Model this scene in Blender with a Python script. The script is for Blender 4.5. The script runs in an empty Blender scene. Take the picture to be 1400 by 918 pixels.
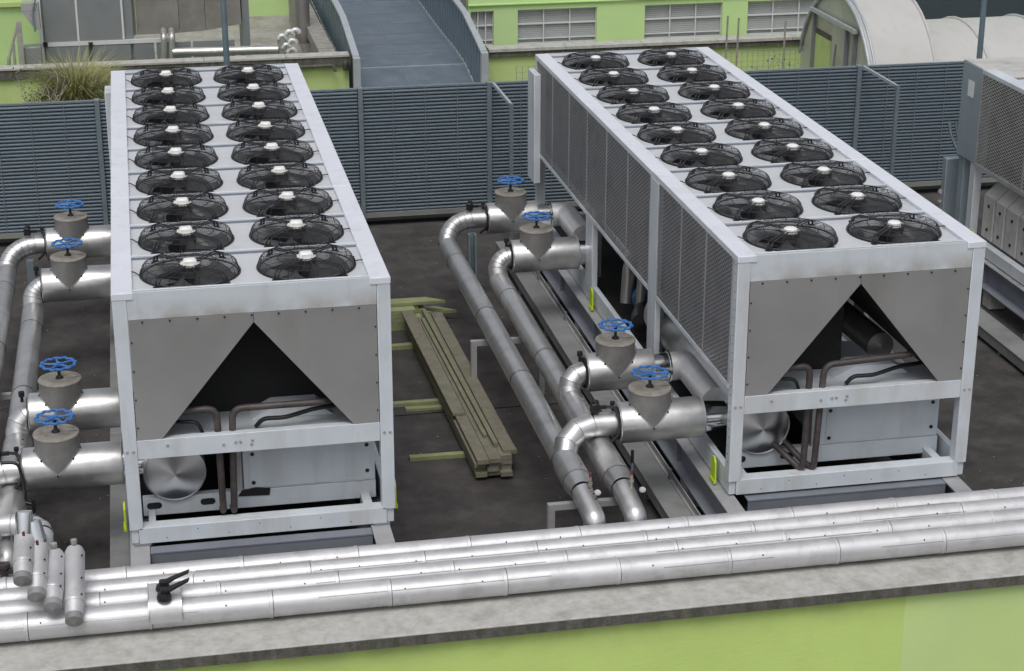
import bpy, math, random
from mathutils import Vector, Matrix
random.seed(7)
PI = math.pi
SC = bpy.context.scene
COL = SC.collection

# ------------------------------------------------------------------ camera
FPX, CRX, CRZ, CLOC = 2578.67, 1.21286, -0.19669, Vector((0.3612, -14.6167, 7.2185))
cam_d = bpy.data.cameras.new("camera"); cam = bpy.data.objects.new("camera", cam_d); COL.objects.link(cam)
cam_d.sensor_width = 36.0; cam_d.lens = FPX / 1400.0 * 36.0
cam_d.clip_start = 0.1; cam_d.clip_end = 3000
cam.location = CLOC; cam.rotation_euler = (CRX, 0, CRZ)
SC.camera = cam
CROT = cam.rotation_euler.to_matrix()

def at(u, v, ax, val):
    """point of the place seen at photo pixel (u, v) whose coordinate ax equals val"""
    d = CROT @ Vector(((u - 700) / FPX, -(v - 459) / FPX, -1)); k = 'xyz'.index(ax)
    return CLOC + d * ((val - CLOC[k]) / d[k])

# ------------------------------------------------------------------ sky, sun, exposure
SUN_EL, SUN_AZ = math.radians(62), math.radians(196)      # azimuth measured like Sky Texture sun_rotation
w = bpy.data.worlds.new("World"); SC.world = w; w.use_nodes = True
nt = w.node_tree; nt.nodes.clear()
sky = nt.nodes.new('ShaderNodeTexSky'); sky.sky_type = 'NISHITA'; sky.sun_disc = False
sky.sun_elevation = SUN_EL; sky.sun_rotation = SUN_AZ; sky.dust_density = 4.0; sky.air_density = 1.0; sky.ozone_density = 1.0
hs = nt.nodes.new('ShaderNodeHueSaturation'); hs.inputs['Saturation'].default_value = 0.27
bg = nt.nodes.new('ShaderNodeBackground'); bg.inputs['Strength'].default_value = 0.12
wo = nt.nodes.new('ShaderNodeOutputWorld')
nt.links.new(sky.outputs[0], hs.inputs['Color']); nt.links.new(hs.outputs[0], bg.inputs[0]); nt.links.new(bg.outputs[0], wo.inputs[0])
sd = bpy.data.lights.new("sun", 'SUN'); sd.energy = 0.9; sd.angle = math.radians(26); sd.color = (1.0, 0.97, 0.93)
sun = bpy.data.objects.new("sun", sd); COL.objects.link(sun)
sdir = Vector((math.sin(SUN_AZ) * math.cos(SUN_EL), math.cos(SUN_AZ) * math.cos(SUN_EL), math.sin(SUN_EL)))
sun.rotation_euler = sdir.to_track_quat('Z', 'Y').to_euler()
sun.location = (0, -5, 20)
SC.view_settings.view_transform = 'Standard'; SC.view_settings.look = 'None'
SC.view_settings.exposure = 0.12; SC.view_settings.gamma = 1.0

# ------------------------------------------------------------------ materials
def mat(name, col, rough=.5, metal=0., var=.12, scale=3., bump=0., bscale=40., dirt=None, dirt_amt=.0, dirt_scale=1.5, rvar=.0, streak=False, aniso=0, spec=None):
    m = bpy.data.materials.new(name); m.use_nodes = True
    n = m.node_tree.nodes; l = m.node_tree.links
    bs = n['Principled BSDF']; bs.inputs['Metallic'].default_value = metal
    tc = n.new('ShaderNodeTexCoord'); oi = n.new('ShaderNodeObjectInfo')
    add = n.new('ShaderNodeVectorMath'); add.operation = 'MULTIPLY_ADD'
    cx = n.new('ShaderNodeCombineXYZ'); 
    for i in range(3): l.new(oi.outputs['Random'], cx.inputs[i])
    l.new(cx.outputs[0], add.inputs[0]); add.inputs[1].default_value = (37, 53, 71); l.new(tc.outputs['Object'], add.inputs[2])
    vec = add.outputs[0]
    if streak:
        mp = n.new('ShaderNodeMapping'); mp.inputs['Scale'].default_value = (1, 1, .15); l.new(vec, mp.inputs[0]); svec = mp.outputs[0]
    else: svec = vec
    nz = n.new('ShaderNodeTexNoise'); nz.inputs['Scale'].default_value = scale; nz.inputs['Detail'].default_value = 8; nz.inputs['Roughness'].default_value = .6
    l.new(vec, nz.inputs['Vector'])
    mr = n.new('ShaderNodeMapRange'); mr.inputs[1].default_value = .3; mr.inputs[2].default_value = .7
    mr.inputs[3].default_value = 1 - var; mr.inputs[4].default_value = 1 + var; l.new(nz.outputs[0], mr.inputs[0])
    mx = n.new('ShaderNodeVectorMath'); mx.operation = 'SCALE'; mx.inputs[0].default_value = col; l.new(mr.outputs[0], mx.inputs['Scale'])
    out = mx.outputs[0]
    if dirt:
        n2 = n.new('ShaderNodeTexNoise'); n2.inputs['Scale'].default_value = dirt_scale; n2.inputs['Detail'].default_value = 10; n2.inputs['Roughness'].default_value = .68
        l.new(svec, n2.inputs['Vector'])
        r2 = n.new('ShaderNodeMapRange'); r2.inputs[1].default_value = .57 - dirt_amt * .4; r2.inputs[2].default_value = .76 - dirt_amt * .3
        r2.inputs[3].default_value = 0; r2.inputs[4].default_value = min(1, .35 + dirt_amt); l.new(n2.outputs[0], r2.inputs[0])
        mc = n.new('ShaderNodeMix'); mc.data_type = 'RGBA'; l.new(r2.outputs[0], mc.inputs[0]); l.new(out, mc.inputs[6]); mc.inputs[7].default_value = (*dirt, 1)
        out = mc.outputs[2]
    l.new(out, bs.inputs['Base Color'])
    if rvar:
        r3 = n.new('ShaderNodeMapRange'); r3.inputs[1].default_value = .3; r3.inputs[2].default_value = .7
        r3.inputs[3].default_value = rough - rvar; r3.inputs[4].default_value = rough + rvar; l.new(nz.outputs[0], r3.inputs[0]); l.new(r3.outputs[0], bs.inputs['Roughness'])
    else: bs.inputs['Roughness'].default_value = rough
    if bump:
        nb = n.new('ShaderNodeTexNoise'); nb.inputs['Scale'].default_value = bscale; nb.inputs['Detail'].default_value = 6; l.new(vec, nb.inputs['Vector'])
        b = n.new('ShaderNodeBump'); b.inputs['Strength'].default_value = bump; b.inputs['Distance'].default_value = .02
        l.new(nb.outputs[0], b.inputs['Height']); l.new(b.outputs[0], bs.inputs['Normal'])
    if spec is not None: bs.inputs['Specular IOR Level'].default_value = spec
    m['bsdf'] = 1
    return m

M = {}
M['white'] = mat('light_grey_paint', (.58, .625, .67), .45, 0, .08, 2.5, bump=.03, bscale=4, dirt=(.40, .37, .32), dirt_amt=.20, dirt_scale=2.2, streak=True)
def grime_and_shade(m, z0, z1):
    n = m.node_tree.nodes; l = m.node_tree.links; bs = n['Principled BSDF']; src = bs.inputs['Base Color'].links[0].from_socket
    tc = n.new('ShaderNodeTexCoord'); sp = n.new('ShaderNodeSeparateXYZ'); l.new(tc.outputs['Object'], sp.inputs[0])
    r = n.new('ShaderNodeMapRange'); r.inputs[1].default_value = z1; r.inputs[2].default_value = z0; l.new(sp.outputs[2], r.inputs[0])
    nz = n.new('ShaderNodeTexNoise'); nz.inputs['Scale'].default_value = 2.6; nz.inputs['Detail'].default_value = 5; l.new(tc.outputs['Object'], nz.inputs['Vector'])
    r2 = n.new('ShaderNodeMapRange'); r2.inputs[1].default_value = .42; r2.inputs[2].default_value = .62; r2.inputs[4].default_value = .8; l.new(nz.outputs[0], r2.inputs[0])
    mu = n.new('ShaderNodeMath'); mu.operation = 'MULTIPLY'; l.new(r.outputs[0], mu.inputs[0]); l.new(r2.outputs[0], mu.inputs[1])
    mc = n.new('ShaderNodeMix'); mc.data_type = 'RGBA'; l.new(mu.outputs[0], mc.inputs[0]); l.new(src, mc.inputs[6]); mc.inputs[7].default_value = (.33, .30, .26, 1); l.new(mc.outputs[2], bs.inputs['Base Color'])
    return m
M['fascia'] = grime_and_shade(mat('stained_fascia_paint', (.58, .625, .67), .42, 0, .05, 2.5, dirt=(.38, .35, .30), dirt_amt=.12, dirt_scale=2.2, streak=True), 2.0, 2.17)
M['frontgreen'] = grime_and_shade(mat('weathered_shaded_green_render', (.57, .74, .22), .85, 0, .06, 1.1, bump=.15, bscale=45, dirt=(.54, .64, .24), dirt_amt=.16, dirt_scale=.9), 4.32, 3.98)  # wall top darkened: drip stains plus the coping's shadow painted into the colour
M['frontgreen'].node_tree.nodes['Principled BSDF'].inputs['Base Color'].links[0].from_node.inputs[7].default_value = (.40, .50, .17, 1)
M['cap'] = mat('cap_paint', (.68, .705, .77), .4, 0, .04, 3, dirt=(.5, .5, .5), dirt_amt=.12, dirt_scale=5)
M['deck'] = mat('fan_deck_sheet', (.60, .62, .65), .42, .08, .06, 3, dirt=(.33, .33, .33), dirt_amt=.15, dirt_scale=3)
M['gable'] = mat('brushed_gable_sheet', (.47, .465, .46), .42, .7, .06, 1.2, bump=.03, bscale=5, dirt=(.30, .29, .27), dirt_amt=.1, dirt_scale=1.2, streak=True, rvar=.05)
M['jacket'] = mat('aluminium_jacket', (.60, .60, .60), .36, .84, .13, 3.5, bump=.16, bscale=7, dirt=(.38, .365, .34), dirt_amt=.14, dirt_scale=5, rvar=.08)
M['shiny'] = mat('shiny_steel', (.74, .75, .77), .17, 1, .05, 5, bump=.05, bscale=12)
M['frontjacket'] = mat('white_zinc_jacket', (.62, .62, .635), .5, .58, .08, 4, bump=.2, bscale=6, dirt=(.36, .35, .34), dirt_amt=.14, dirt_scale=6, rvar=.07)
M['valvecap'] = mat('weathered_valve_sheet', (.30, .295, .29), .5, .55, .10, 8, dirt=(.22, .205, .18), dirt_amt=.22, dirt_scale=9)
M['lid'] = mat('stained_valve_lid', (.34, .32, .29), .7, .25, .14, 12, dirt=(.20, .17, .12), dirt_amt=.35, dirt_scale=11)
M['blue'] = mat('blue_enamel', (.045, .17, .46), .35, 0, .1, 30)
M['black'] = mat('black_wire', (.016, .016, .018), .42, .1, .15, 30)
M['blade'] = mat('fan_blade', (.085, .087, .092), .33, .2, .2, 6)
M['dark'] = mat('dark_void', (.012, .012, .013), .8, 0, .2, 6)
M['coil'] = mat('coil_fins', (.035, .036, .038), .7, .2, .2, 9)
M['hub'] = mat('white_plastic', (.80, .80, .78), .35, 0, .03, 10)
M['brown'] = mat('brown_copper_pipe', (.062, .050, .050), .5, .15, .2, 12, dirt=(.2, .18, .17), dirt_amt=.1)
M['beam'] = mat('grey_steel_beam', (.44, .44, .45), .5, .35, .1, 3, dirt=(.2, .19, .18), dirt_amt=.2, dirt_scale=4)
M['web'] = mat('blue_grey_steel', (.19, .205, .24), .5, .0, .12, 2, dirt=(.10, .10, .10), dirt_amt=.1)
M['tray'] = mat('zinc_tray_lid', (.27, .275, .275), .5, .15, .14, 2, dirt=(.16, .15, .14), dirt_amt=.2, dirt_scale=3, rvar=.08)
M['green'] = mat('green_render', (.57, .74, .22), .85, 0, .06, 1.1, bump=.15, bscale=45, dirt=(.54, .64, .24), dirt_amt=.16, dirt_scale=.9)
M['palegreen'] = mat('pale_green_render', (.50, .62, .25), .85, 0, .07, .9, bump=.1, bscale=60, dirt=(.30, .36, .15), dirt_amt=.12, dirt_scale=1.5)
M['bgreen'] = mat('light_green_render', (.50, .69, .30), .85, 0, .05, .8, dirt=(.48, .63, .34), dirt_amt=.2, dirt_scale=.6)
M['patch'] = mat('faded_green_patch', (.60, .77, .30), .85, 0, .06, .8, bump=.1, bscale=60, dirt=(.56, .70, .34), dirt_amt=.16, dirt_scale=.9)
M['concrete'] = mat('pale_concrete', (.45, .445, .42), .85, 0, .14, 14, bump=.35, bscale=70, dirt=(.24, .235, .21), dirt_amt=.25, dirt_scale=5)
M['edge'] = mat('mossy_concrete_edge', (.13, .125, .11), .9, 0, .3, 18, bump=.4, bscale=60, dirt=(.05, .055, .035), dirt_amt=.4, dirt_scale=9, streak=True)
M['roof'] = mat('bitumen_roof', (.050, .045, .045), .82, 0, .34, 3.2, bump=.3, bscale=90, dirt=(.105, .096, .09), dirt_amt=.28, dirt_scale=3.1)
M['fence'] = mat('slate_blue_slats', (.135, .175, .205), .42, .2, .10, 3)
M['fencepost'] = mat('fence_post_zinc', (.23, .28, .31), .45, .4, .12, 6)
M['woodg'] = mat('green_treated_wood', (.27, .30, .15), .8, 0, .16, 6, dirt=(.22, .24, .11), dirt_amt=.25, dirt_scale=4)
M['batten'] = mat('greyish_batten', (.19, .19, .13), .85, 0, .2, 7, dirt=(.17, .18, .09), dirt_amt=.25, dirt_scale=5)
M['wood'] = mat('weathered_wood', (.185, .172, .135), .85, 0, .22, 7, bump=.2, bscale=40, dirt=(.17, .17, .10), dirt_amt=.25, dirt_scale=5)
M['lug'] = mat('lime_lug', (.50, .68, .02), .5, 0, .08, 10)
M['deckseam'] = mat('worn_deck_seam', (.15, .18, .205), .6, 0, .3, 6)
M['rail'] = mat('zinc_railing', (.42, .45, .49), .45, .2, .1, 5)
M['bridge'] = mat('bridge_deck', (.115, .15, .19), .6, 0, .16, 2.5, dirt=(.20, .22, .23), dirt_amt=.2, dirt_scale=3)
M['acpanel'] = mat('grey_ac_panel', (.26, .275, .29), .45, .3, .08, 2, dirt=(.2, .2, .2), dirt_amt=.1)
M['duct'] = mat('dull_duct_metal', (.36, .345, .33), .42, .6, .14, 1.5, dirt=(.25, .22, .18), dirt_amt=.25, dirt_scale=2, rvar=.08)
M['poly'] = mat('greenhouse_film', (.50, .50, .49), .55, 0, .1, 2, dirt=(.36, .33, .27), dirt_amt=.18, dirt_scale=2)
M['gablefilm'] = mat('clouded_gable_film', (.46, .46, .41), .4, 0, .2, 1.2, dirt=(.40, .44, .28), dirt_amt=.25, dirt_scale=.8)
M['slate'] = mat('dark_slate_roof', (.018, .027, .034), .9, 0, .1, 2)
M['blind'] = mat('grey_blind', (.40, .41, .42), .6, 0, .06, 5)
M['winframe'] = mat('window_frame', (.62, .63, .64), .5, 0, .04, 5)
M['pole'] = mat('blue_grey_pole', (.20, .27, .32), .45, .4, .12, 6)
M['soil'] = mat('terrace_soil', (.11, .12, .06), .95, 0, .4, 2, bump=.4, bscale=20)
M['ground'] = mat('asphalt_ground', (.07, .07, .068), .9, 0, .25, .6)
M['grey_c'] = mat('blue_grey_cabinet', (.33, .39, .43), .45, .25, .06, 2, dirt=(.2, .22, .23), dirt_amt=.1)
M['encl'] = mat('dusty_enclosure', (.56, .55, .53), .55, .1, .08, 3, dirt=(.26, .23, .20), dirt_amt=.3, dirt_scale=3)
M['motorblue'] = mat('motor_blue', (.05, .13, .30), .4, 0, .1, 10)
M['red'] = mat('red_tag', (.10, .03, .03), .5, 0, .1, 20)
M['strawg'] = mat('dry_grass', (.31, .31, .14), .8, 0, .3, 5)
M['leafg'] = mat('shrub_leaf', (.07, .10, .035), .7, 0, .4, 6)
M['twig'] = mat('bare_twig', (.30, .27, .24), .85, 0, .2, 20)
M['paper'] = mat('white_sticker', (.75, .76, .76), .5, 0, .03, 20)
M['stone'] = mat('grey_stone_block', (.34, .33, .31), .85, 0, .2, 8, bump=.3, bscale=30, dirt=(.2, .18, .15), dirt_amt=.3)
M['glass'] = mat('dirty_glazing', (.25, .27, .24), .25, 0, .15, 3)

def perforated(name, col, pitch, hole, stretch=1.0):
    """sheet with real see-through holes, staggered; pattern lives in the sheet's own y/z"""
    m = mat(name, col, .5, .25, .08, 4, dirt=(.14, .13, .13), dirt_amt=.15, dirt_scale=3)
    n = m.node_tree.nodes; l = m.node_tree.links; bs = n['Principled BSDF']
    tc = n.new('ShaderNodeTexCoord'); sp = n.new('ShaderNodeSeparateXYZ'); l.new(tc.outputs['Object'], sp.inputs[0])
    def mth(op, a, b=None):
        q = n.new('ShaderNodeMath'); q.operation = op
        for i, s in enumerate((a, b)):
            if s is None: continue
            if isinstance(s, (int, float)): q.inputs[i].default_value = s
            else: l.new(s, q.inputs[i])
        return q.outputs[0]
    y = mth('DIVIDE', sp.outputs[1], pitch); z = mth('DIVIDE', sp.outputs[2], pitch * stretch)
    row = mth('FLOOR', z); odd = mth('MULTIPLY', mth('PINGPONG', row, 1.0), .5)
    fy = mth('SUBTRACT', mth('FRACT', mth('ADD', y, odd)), .5); fz = mth('SUBTRACT', mth('FRACT', z), .5)
    r = mth('POWER', mth('ADD', mth('POWER', mth('ABSOLUTE', fy), 2.0), mth('POWER', mth('ABSOLUTE', fz), 2.0)), .5)
    hole_on = mth('LESS_THAN', r, hole)
    tr = n.new('ShaderNodeBsdfTransparent'); mx = n.new('ShaderNodeMixShader')
    l.new(hole_on, mx.inputs[0]); l.new(bs.outputs[0], mx.inputs[1]); l.new(tr.outputs[0], mx.inputs[2])
    l.new(mx.outputs[0], n['Material Output'].inputs[0])
    return m
M['mesh'] = perforated('perforated_sheet', (.38, .38, .395), .080, .40, .27)
M['meshc'] = perforated('slotted_sheet', (.50, .49, .47), .100, .40, .22)

# ------------------------------------------------------------------ mesh builder
def frame(d):
    d = d.normalized(); a = Vector((0, 0, 1)) if abs(d.z) < .95 else Vector((1, 0, 0))
    x = d.cross(a).normalized(); return x, d.cross(x).normalized()
class MB:
    def __init__(s): s.v = []; s.f = []
    def add(s, vs, fs):
        k = len(s.v); s.v += [tuple(p) for p in vs]; s.f += [tuple(i + k for i in f) for f in fs]; return s
    def box(s, x0, y0, z0, x1, y1, z1, m=None):
        vs = [Vector((x, y, z)) for z in (z0, z1) for y in (y0, y1) for x in (x0, x1)]
        if m is not None: vs = [m @ p for p in vs]
        return s.add(vs, [(0, 2, 3, 1), (4, 5, 7, 6), (0, 1, 5, 4), (2, 6, 7, 3), (0, 4, 6, 2), (1, 3, 7, 5)])
    def bbox(s, x0, y0, z0, x1, y1, z1, c=.004):
        """box with small chamfers along its top and vertical edges"""
        rings = []
        for z, i in ((z0, 0), (z1 - c, 0), (z1, c)):
            rings.append([(x0 + c + 0 * i, y0 + i, z), (x1 - c, y0 + i, z), (x1 - i, y0 + c, z), (x1 - i, y1 - c, z), (x1 - c, y1 - i, z), (x0 + c, y1 - i, z), (x0 + i, y1 - c, z), (x0 + i, y0 + c, z)])
        vs = sum(rings, []); fs = []
        for k in (0, 1):
            for i in range(8): j = (i + 1) % 8; fs.append((k * 8 + i, k * 8 + j, k * 8 + 8 + j, k * 8 + 8 + i))
        fs.append(tuple(range(16, 24))); fs.append(tuple(range(7, -1, -1)))
        return s.add(vs, fs)
    def tube(s, pts, r, n=16, caps=True, closed=False):
        pts = [Vector(p) for p in pts]; N = len(pts); rr = r if isinstance(r, (list, tuple)) else [r] * N
        vs = []; fs = []; px = None
        for i, p in enumerate(pts):
            if closed: d = pts[(i + 1) % N] - pts[i - 1]
            elif i == 0: d = pts[1] - p
            elif i == N - 1: d = p - pts[-2]
            else: d = (pts[i + 1] - p).normalized() + (p - pts[i - 1]).normalized()
            if d.length < 1e-9: d = pts[min(i + 1, N - 1)] - pts[max(i - 1, 0)]
            d.normalize()
            if px is None: x, y = frame(d)
            else:
                x = (px - d * px.dot(d)); x = x.normalized() if x.length > 1e-6 else frame(d)[0]; y = d.cross(x)
            px = x
            q = rr[i]
            if not closed and 0 < i < N - 1:
                cs = (pts[i + 1] - p).normalized().dot((p - pts[i - 1]).normalized()) if (pts[i+1]-p).length>1e-9 and (p-pts[i-1]).length>1e-9 else 1
                k = 1 / max(.5, math.sqrt(max(0, (1 + cs) / 2)))
            else: k = 1
            bend = None
            if k > 1.0005:
                bn = ((pts[i + 1] - p).normalized() - (p - pts[i - 1]).normalized()); bend = bn.normalized()
            for j in range(n):
                a = 2 * PI * j / n; o = x * math.cos(a) * q + y * math.sin(a) * q
                if bend is not None: o += bend * o.dot(bend) * (k - 1)
                vs.append(p + o)
        m = N if closed else N - 1
        for i in range(m):
            for j in range(n):
                a = i * n + j; b = i * n + (j + 1) % n; c = ((i + 1) % N) * n + (j + 1) % n; d = ((i + 1) % N) * n + j
                fs.append((a, b, c, d))
        if caps and not closed: fs.append(tuple(range(n - 1, -1, -1))); fs.append(tuple((N - 1) * n + j for j in range(n)))
        return s.add(vs, fs)
    def lathe(s, prof, o=(0, 0, 0), ax=(0, 0, 1), n=24, cap=False):
        """prof: list of (radius, height)"""
        o = Vector(o); ax = Vector(ax).normalized(); x, y = frame(ax); vs = []; fs = []
        for (r, h) in prof:
            for j in range(n):
                a = 2 * PI * j / n; vs.append(o + ax * h + (x * math.cos(a) + y * math.sin(a)) * r)
        for i in range(len(prof) - 1):
            for j in range(n): fs.append((i * n + j, i * n + (j + 1) % n, (i + 1) * n + (j + 1) % n, (i + 1) * n + j))
        if cap: fs.append(tuple(range(n - 1, -1, -1))); fs.append(tuple((len(prof) - 1) * n + j for j in range(n)))
        return s.add(vs, fs)
    def prism(s, poly, d):
        """poly: 3-D outline, extruded by vector d"""
        poly = [Vector(p) for p in poly]; d = Vector(d); n = len(poly)
        return s.add(poly + [p + d for p in poly], [tuple(range(n)), tuple(range(2 * n - 1, n - 1, -1))] + [(i, (i + 1) % n + 0, (i + 1) % n + n, i + n) for i in range(n)])
    def mesh(s, name, m, smooth=True, off=Vector((0, 0, 0))):
        me = bpy.data.meshes.new(name)
        me.from_pydata([tuple(Vector(p) - off) for p in s.v], [], s.f); me.materials.append(m)
        import bmesh
        bm = bmesh.new(); bm.from_mesh(me); bmesh.ops.recalc_face_normals(bm, faces=bm.faces); bm.to_mesh(me); bm.free()
        if smooth:
            me.polygons.foreach_set('use_smooth', [True] * len(me.polygons)); me.set_sharp_from_angle(angle=math.radians(38))
        return me
    def build(s, name, m, parent=None, smooth=True, loc=None):
        if parent is None:
            if loc is None:
                xs = [p[0] for p in s.v]; ys = [p[1] for p in s.v]; zs = [p[2] for p in s.v]
                loc = Vector(((min(xs) + max(xs)) / 2, (min(ys) + max(ys)) / 2, min(zs)))
            off = Vector(loc)
        else: off = wloc(parent)
        o = bpy.data.objects.new(name, s.mesh(name, M[m] if isinstance(m, str) else m, smooth, off)); COL.objects.link(o)
        if parent is None: o.location = off
        else: o.parent = parent
        return o
def wloc(o):
    p = Vector(o.location)
    while o.parent: o = o.parent; p += Vector(o.location)
    return p
def put(name, me, parent, loc, rz=0, rot=None):
    o = bpy.data.objects.new(name, me); COL.objects.link(o); o.parent = parent; o.location = loc
    if rz: o.rotation_euler = (0, 0, rz)
    if rot: o.rotation_euler = rot
    return o
def tag(o, label=None, cat=None, group=None, kind=None):
    for k, v in (('label', label), ('category', cat), ('group', group), ('kind', kind)):
        if v: o[k] = v
    return o
def thing(name, loc, label, cat, group=None):
    o = bpy.data.objects.new(name, None); COL.objects.link(o); o.location = loc; o.empty_display_size = .2
    return tag(o, label, cat, group)
def arc(c, r, a0, a1, n, ux, uy):
    c = Vector(c); ux = Vector(ux); uy = Vector(uy)
    return [c + ux * r * math.cos(a0 + (a1 - a0) * i / n) + uy * r * math.sin(a0 + (a1 - a0) * i / n) for i in range(n + 1)]
def bend(pts, r, n=5):
    """polyline with its corners rounded to radius r"""
    pts = [Vector(p) for p in pts]; out = [pts[0]]
    for i in range(1, len(pts) - 1):
        a = (pts[i - 1] - pts[i]); b = (pts[i + 1] - pts[i]); q = min(r, a.length * .49, b.length * .49)
        A = pts[i] + a.normalized() * q; B = pts[i] + b.normalized() * q
        for k in range(n + 1):
            t = k / n; out.append(A * (1 - t) ** 2 + pts[i] * 2 * t * (1 - t) + B * t * t)
    out.append(pts[-1]); return out

FLOOR = -.55
# ================================================================== setting
g = MB(); R_ = 1500
g.add([(-R_, -R_, -4.5), (R_, -R_, -4.5), (R_, R_, -4.5), (-R_, R_, -4.5)], [(0, 1, 2, 3)]); tag(g.build('ground', 'ground', smooth=False), kind='structure')
g = MB(); g.box(-12, -1.60, -4.49, 26, 10.75, FLOOR); tag(g.build('roof_floor', 'roof', smooth=False), kind='structure')
g = MB(); g.box(-14, 10.76, -4.48, 40, 19.9, -1.25); tag(g.build('garden_terrace', 'soil', smooth=False), kind='structure')
# felt sheets lapped over each other on the roof floor (their edges show as faint straight lines)
for (x0, x1, y0, y1, k) in ((-1.5, .25, 4.6, 10.3, 1), (2.3, 5.1, 3.6, 10.3, 2), (2.3, 5.1, -1.2, 3.58, 1), (-2.8, .25, -1.2, 4.58, 2), (7.45, 10.2, -1.2, 6.4, 1)):
    f = MB(); f.box(x0, y0, FLOOR + .004 * k, x1, y1, FLOOR + .004 * k + .006); tag(f.build('roof_felt_sheet', 'roof', smooth=False), kind='structure')

random.seed(77); g = MB()
for k in range(260):
    x, y = random.choice(((random.uniform(2.35, 5.0), random.uniform(-1, 10)), (random.uniform(7.5, 10), random.uniform(-1, 7)), (random.uniform(-1.4, -.2), random.uniform(-.5, 9)))); q = random.uniform(.004, .016); a = random.uniform(0, 3)
    z = FLOOR + .0205
    g.add([(x + q * math.cos(a + t_) * e, y + q * math.sin(a + t_) * e, z + random.uniform(0, .004)) for t_, e in ((0, 1), (1.4, .6), (3.1, 1.2), (4.6, .5))], [(0, 1, 2, 3)])
tag(g.build('roof_litter', 'concrete', smooth=False, loc=(0, 0, FLOOR)), 'tiny pale flakes and grit scattered over the dark roof', 'debris', kind='stuff')
# front parapet: green wall with concrete coping
t = thing('parapet_wall', (3, -1.75, -4.4), 'long bright green roof-edge wall with pale concrete coping along the bottom of the view', 'wall')
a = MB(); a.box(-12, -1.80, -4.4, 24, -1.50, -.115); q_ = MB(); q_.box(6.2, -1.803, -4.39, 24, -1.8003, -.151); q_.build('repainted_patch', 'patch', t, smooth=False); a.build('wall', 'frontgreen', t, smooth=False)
x = -14.0; random.seed(3)
while x < 22:
    a = MB(); a.bbox(x, -1.865, -.11, x + 12.196, -1.38, -.055, .006); a.build('coping_slab', 'concrete', t, smooth=False); x += 12.2
a = MB(); a.box(-12, -1.870, -.150, 24, -1.8, -.066)
a.build('drip_edge', 'edge', t, smooth=False)

# ================================================================== front insulated pipes
random.seed(11)
FP = [(-.80, .10, .096), (-.99, .10, .096), (-1.19, .095, .096), (-1.395, .075, .108)]
secme = {}
def jacket_mesh(L, r, key):
    if key not in secme:
        m = MB(); m.lathe([(r, 0), (r, L - .03), (r + .004, L - .028), (r + .004, L)], (0, 0, 0), (1, 0, 0), 28)
        m.lathe([(r + .0015, L - .05), (r + .0015, L - .045)], (0, 0, 0), (1, 0, 0), 28)
        secme[key] = m.mesh('jacket_section', M['frontjacket'])
    return secme[key]
scr = MB(); scr.lathe([(.0075, 0), (.0075, .006), (.004, .009)], (0, 0, 0), (0, -.6, .8), 6, cap=True); scrme = scr.mesh('screw', M['black'])
for i, (y, z, r) in enumerate(FP):
    nm = ['rearmost', 'second from the back', 'third from the back', 'thicker foremost'][i]
    t = thing('insulated_pipe', (3, y, z), f'{nm} of the four long pale metal-clad pipes lying along the roof edge', 'pipe', 'clad pipes along the roof edge')
    x = -6 + [.42, -.02, .2, .62][i] * .93; k = 0
    while x < 14:
        put('jacket_section', jacket_mesh(.925, r, (i, 'a')), t, (x - 3, random.uniform(-.002, .002), random.uniform(-.002, .002)), rot=(random.uniform(0, 6), 0, 0))
        x += .93
    s = MB()
    x = -1.6
    while x < 9:
        yy = y - r * .80; zz = z + r * .60
        s.box(x - .005, yy - .005, zz - .003, x + .005, yy + .004, zz + .007); x += random.choice((.31, .46, .62, .93, 1.4))
    tag(s.build('screw_row', 'black', t, smooth=False), kind='stuff')
    random.seed(40 + i); xx = -6.
    while xx < 13:
        ln = .93 * random.choice((1, 1, 2)); an = random.choice((.98, 1.08, 1.16)); st = MB(); yy = y - r * math.sin(an); zz = z + r * math.cos(an)
        st.prism([(xx, yy - .002, zz - .0015), (xx, yy + .003, zz + .003), (xx, yy - .001, zz + .004), (xx, yy - .004, zz + .001)], (ln, 0, 0)); st.build('lap_joint', 'valvecap', t, False); xx += ln + .93 * random.choice((0, 1, 1))
# clamp saddles under the front pipes
for x in (-2, 0.9, 3.8, 6.7, 9.6):
    m = MB(); m.box(x, -1.36, -.55, x + .06, -.68, -.03); m.box(x - .05, -1.34, -.03, x + .11, -.66, -.008)
    tag(m.build('pipe_support', 'beam', smooth=False), 'low steel bracket under the four roof-edge pipes', 'support', 'brackets under the roof edge pipes')

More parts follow.
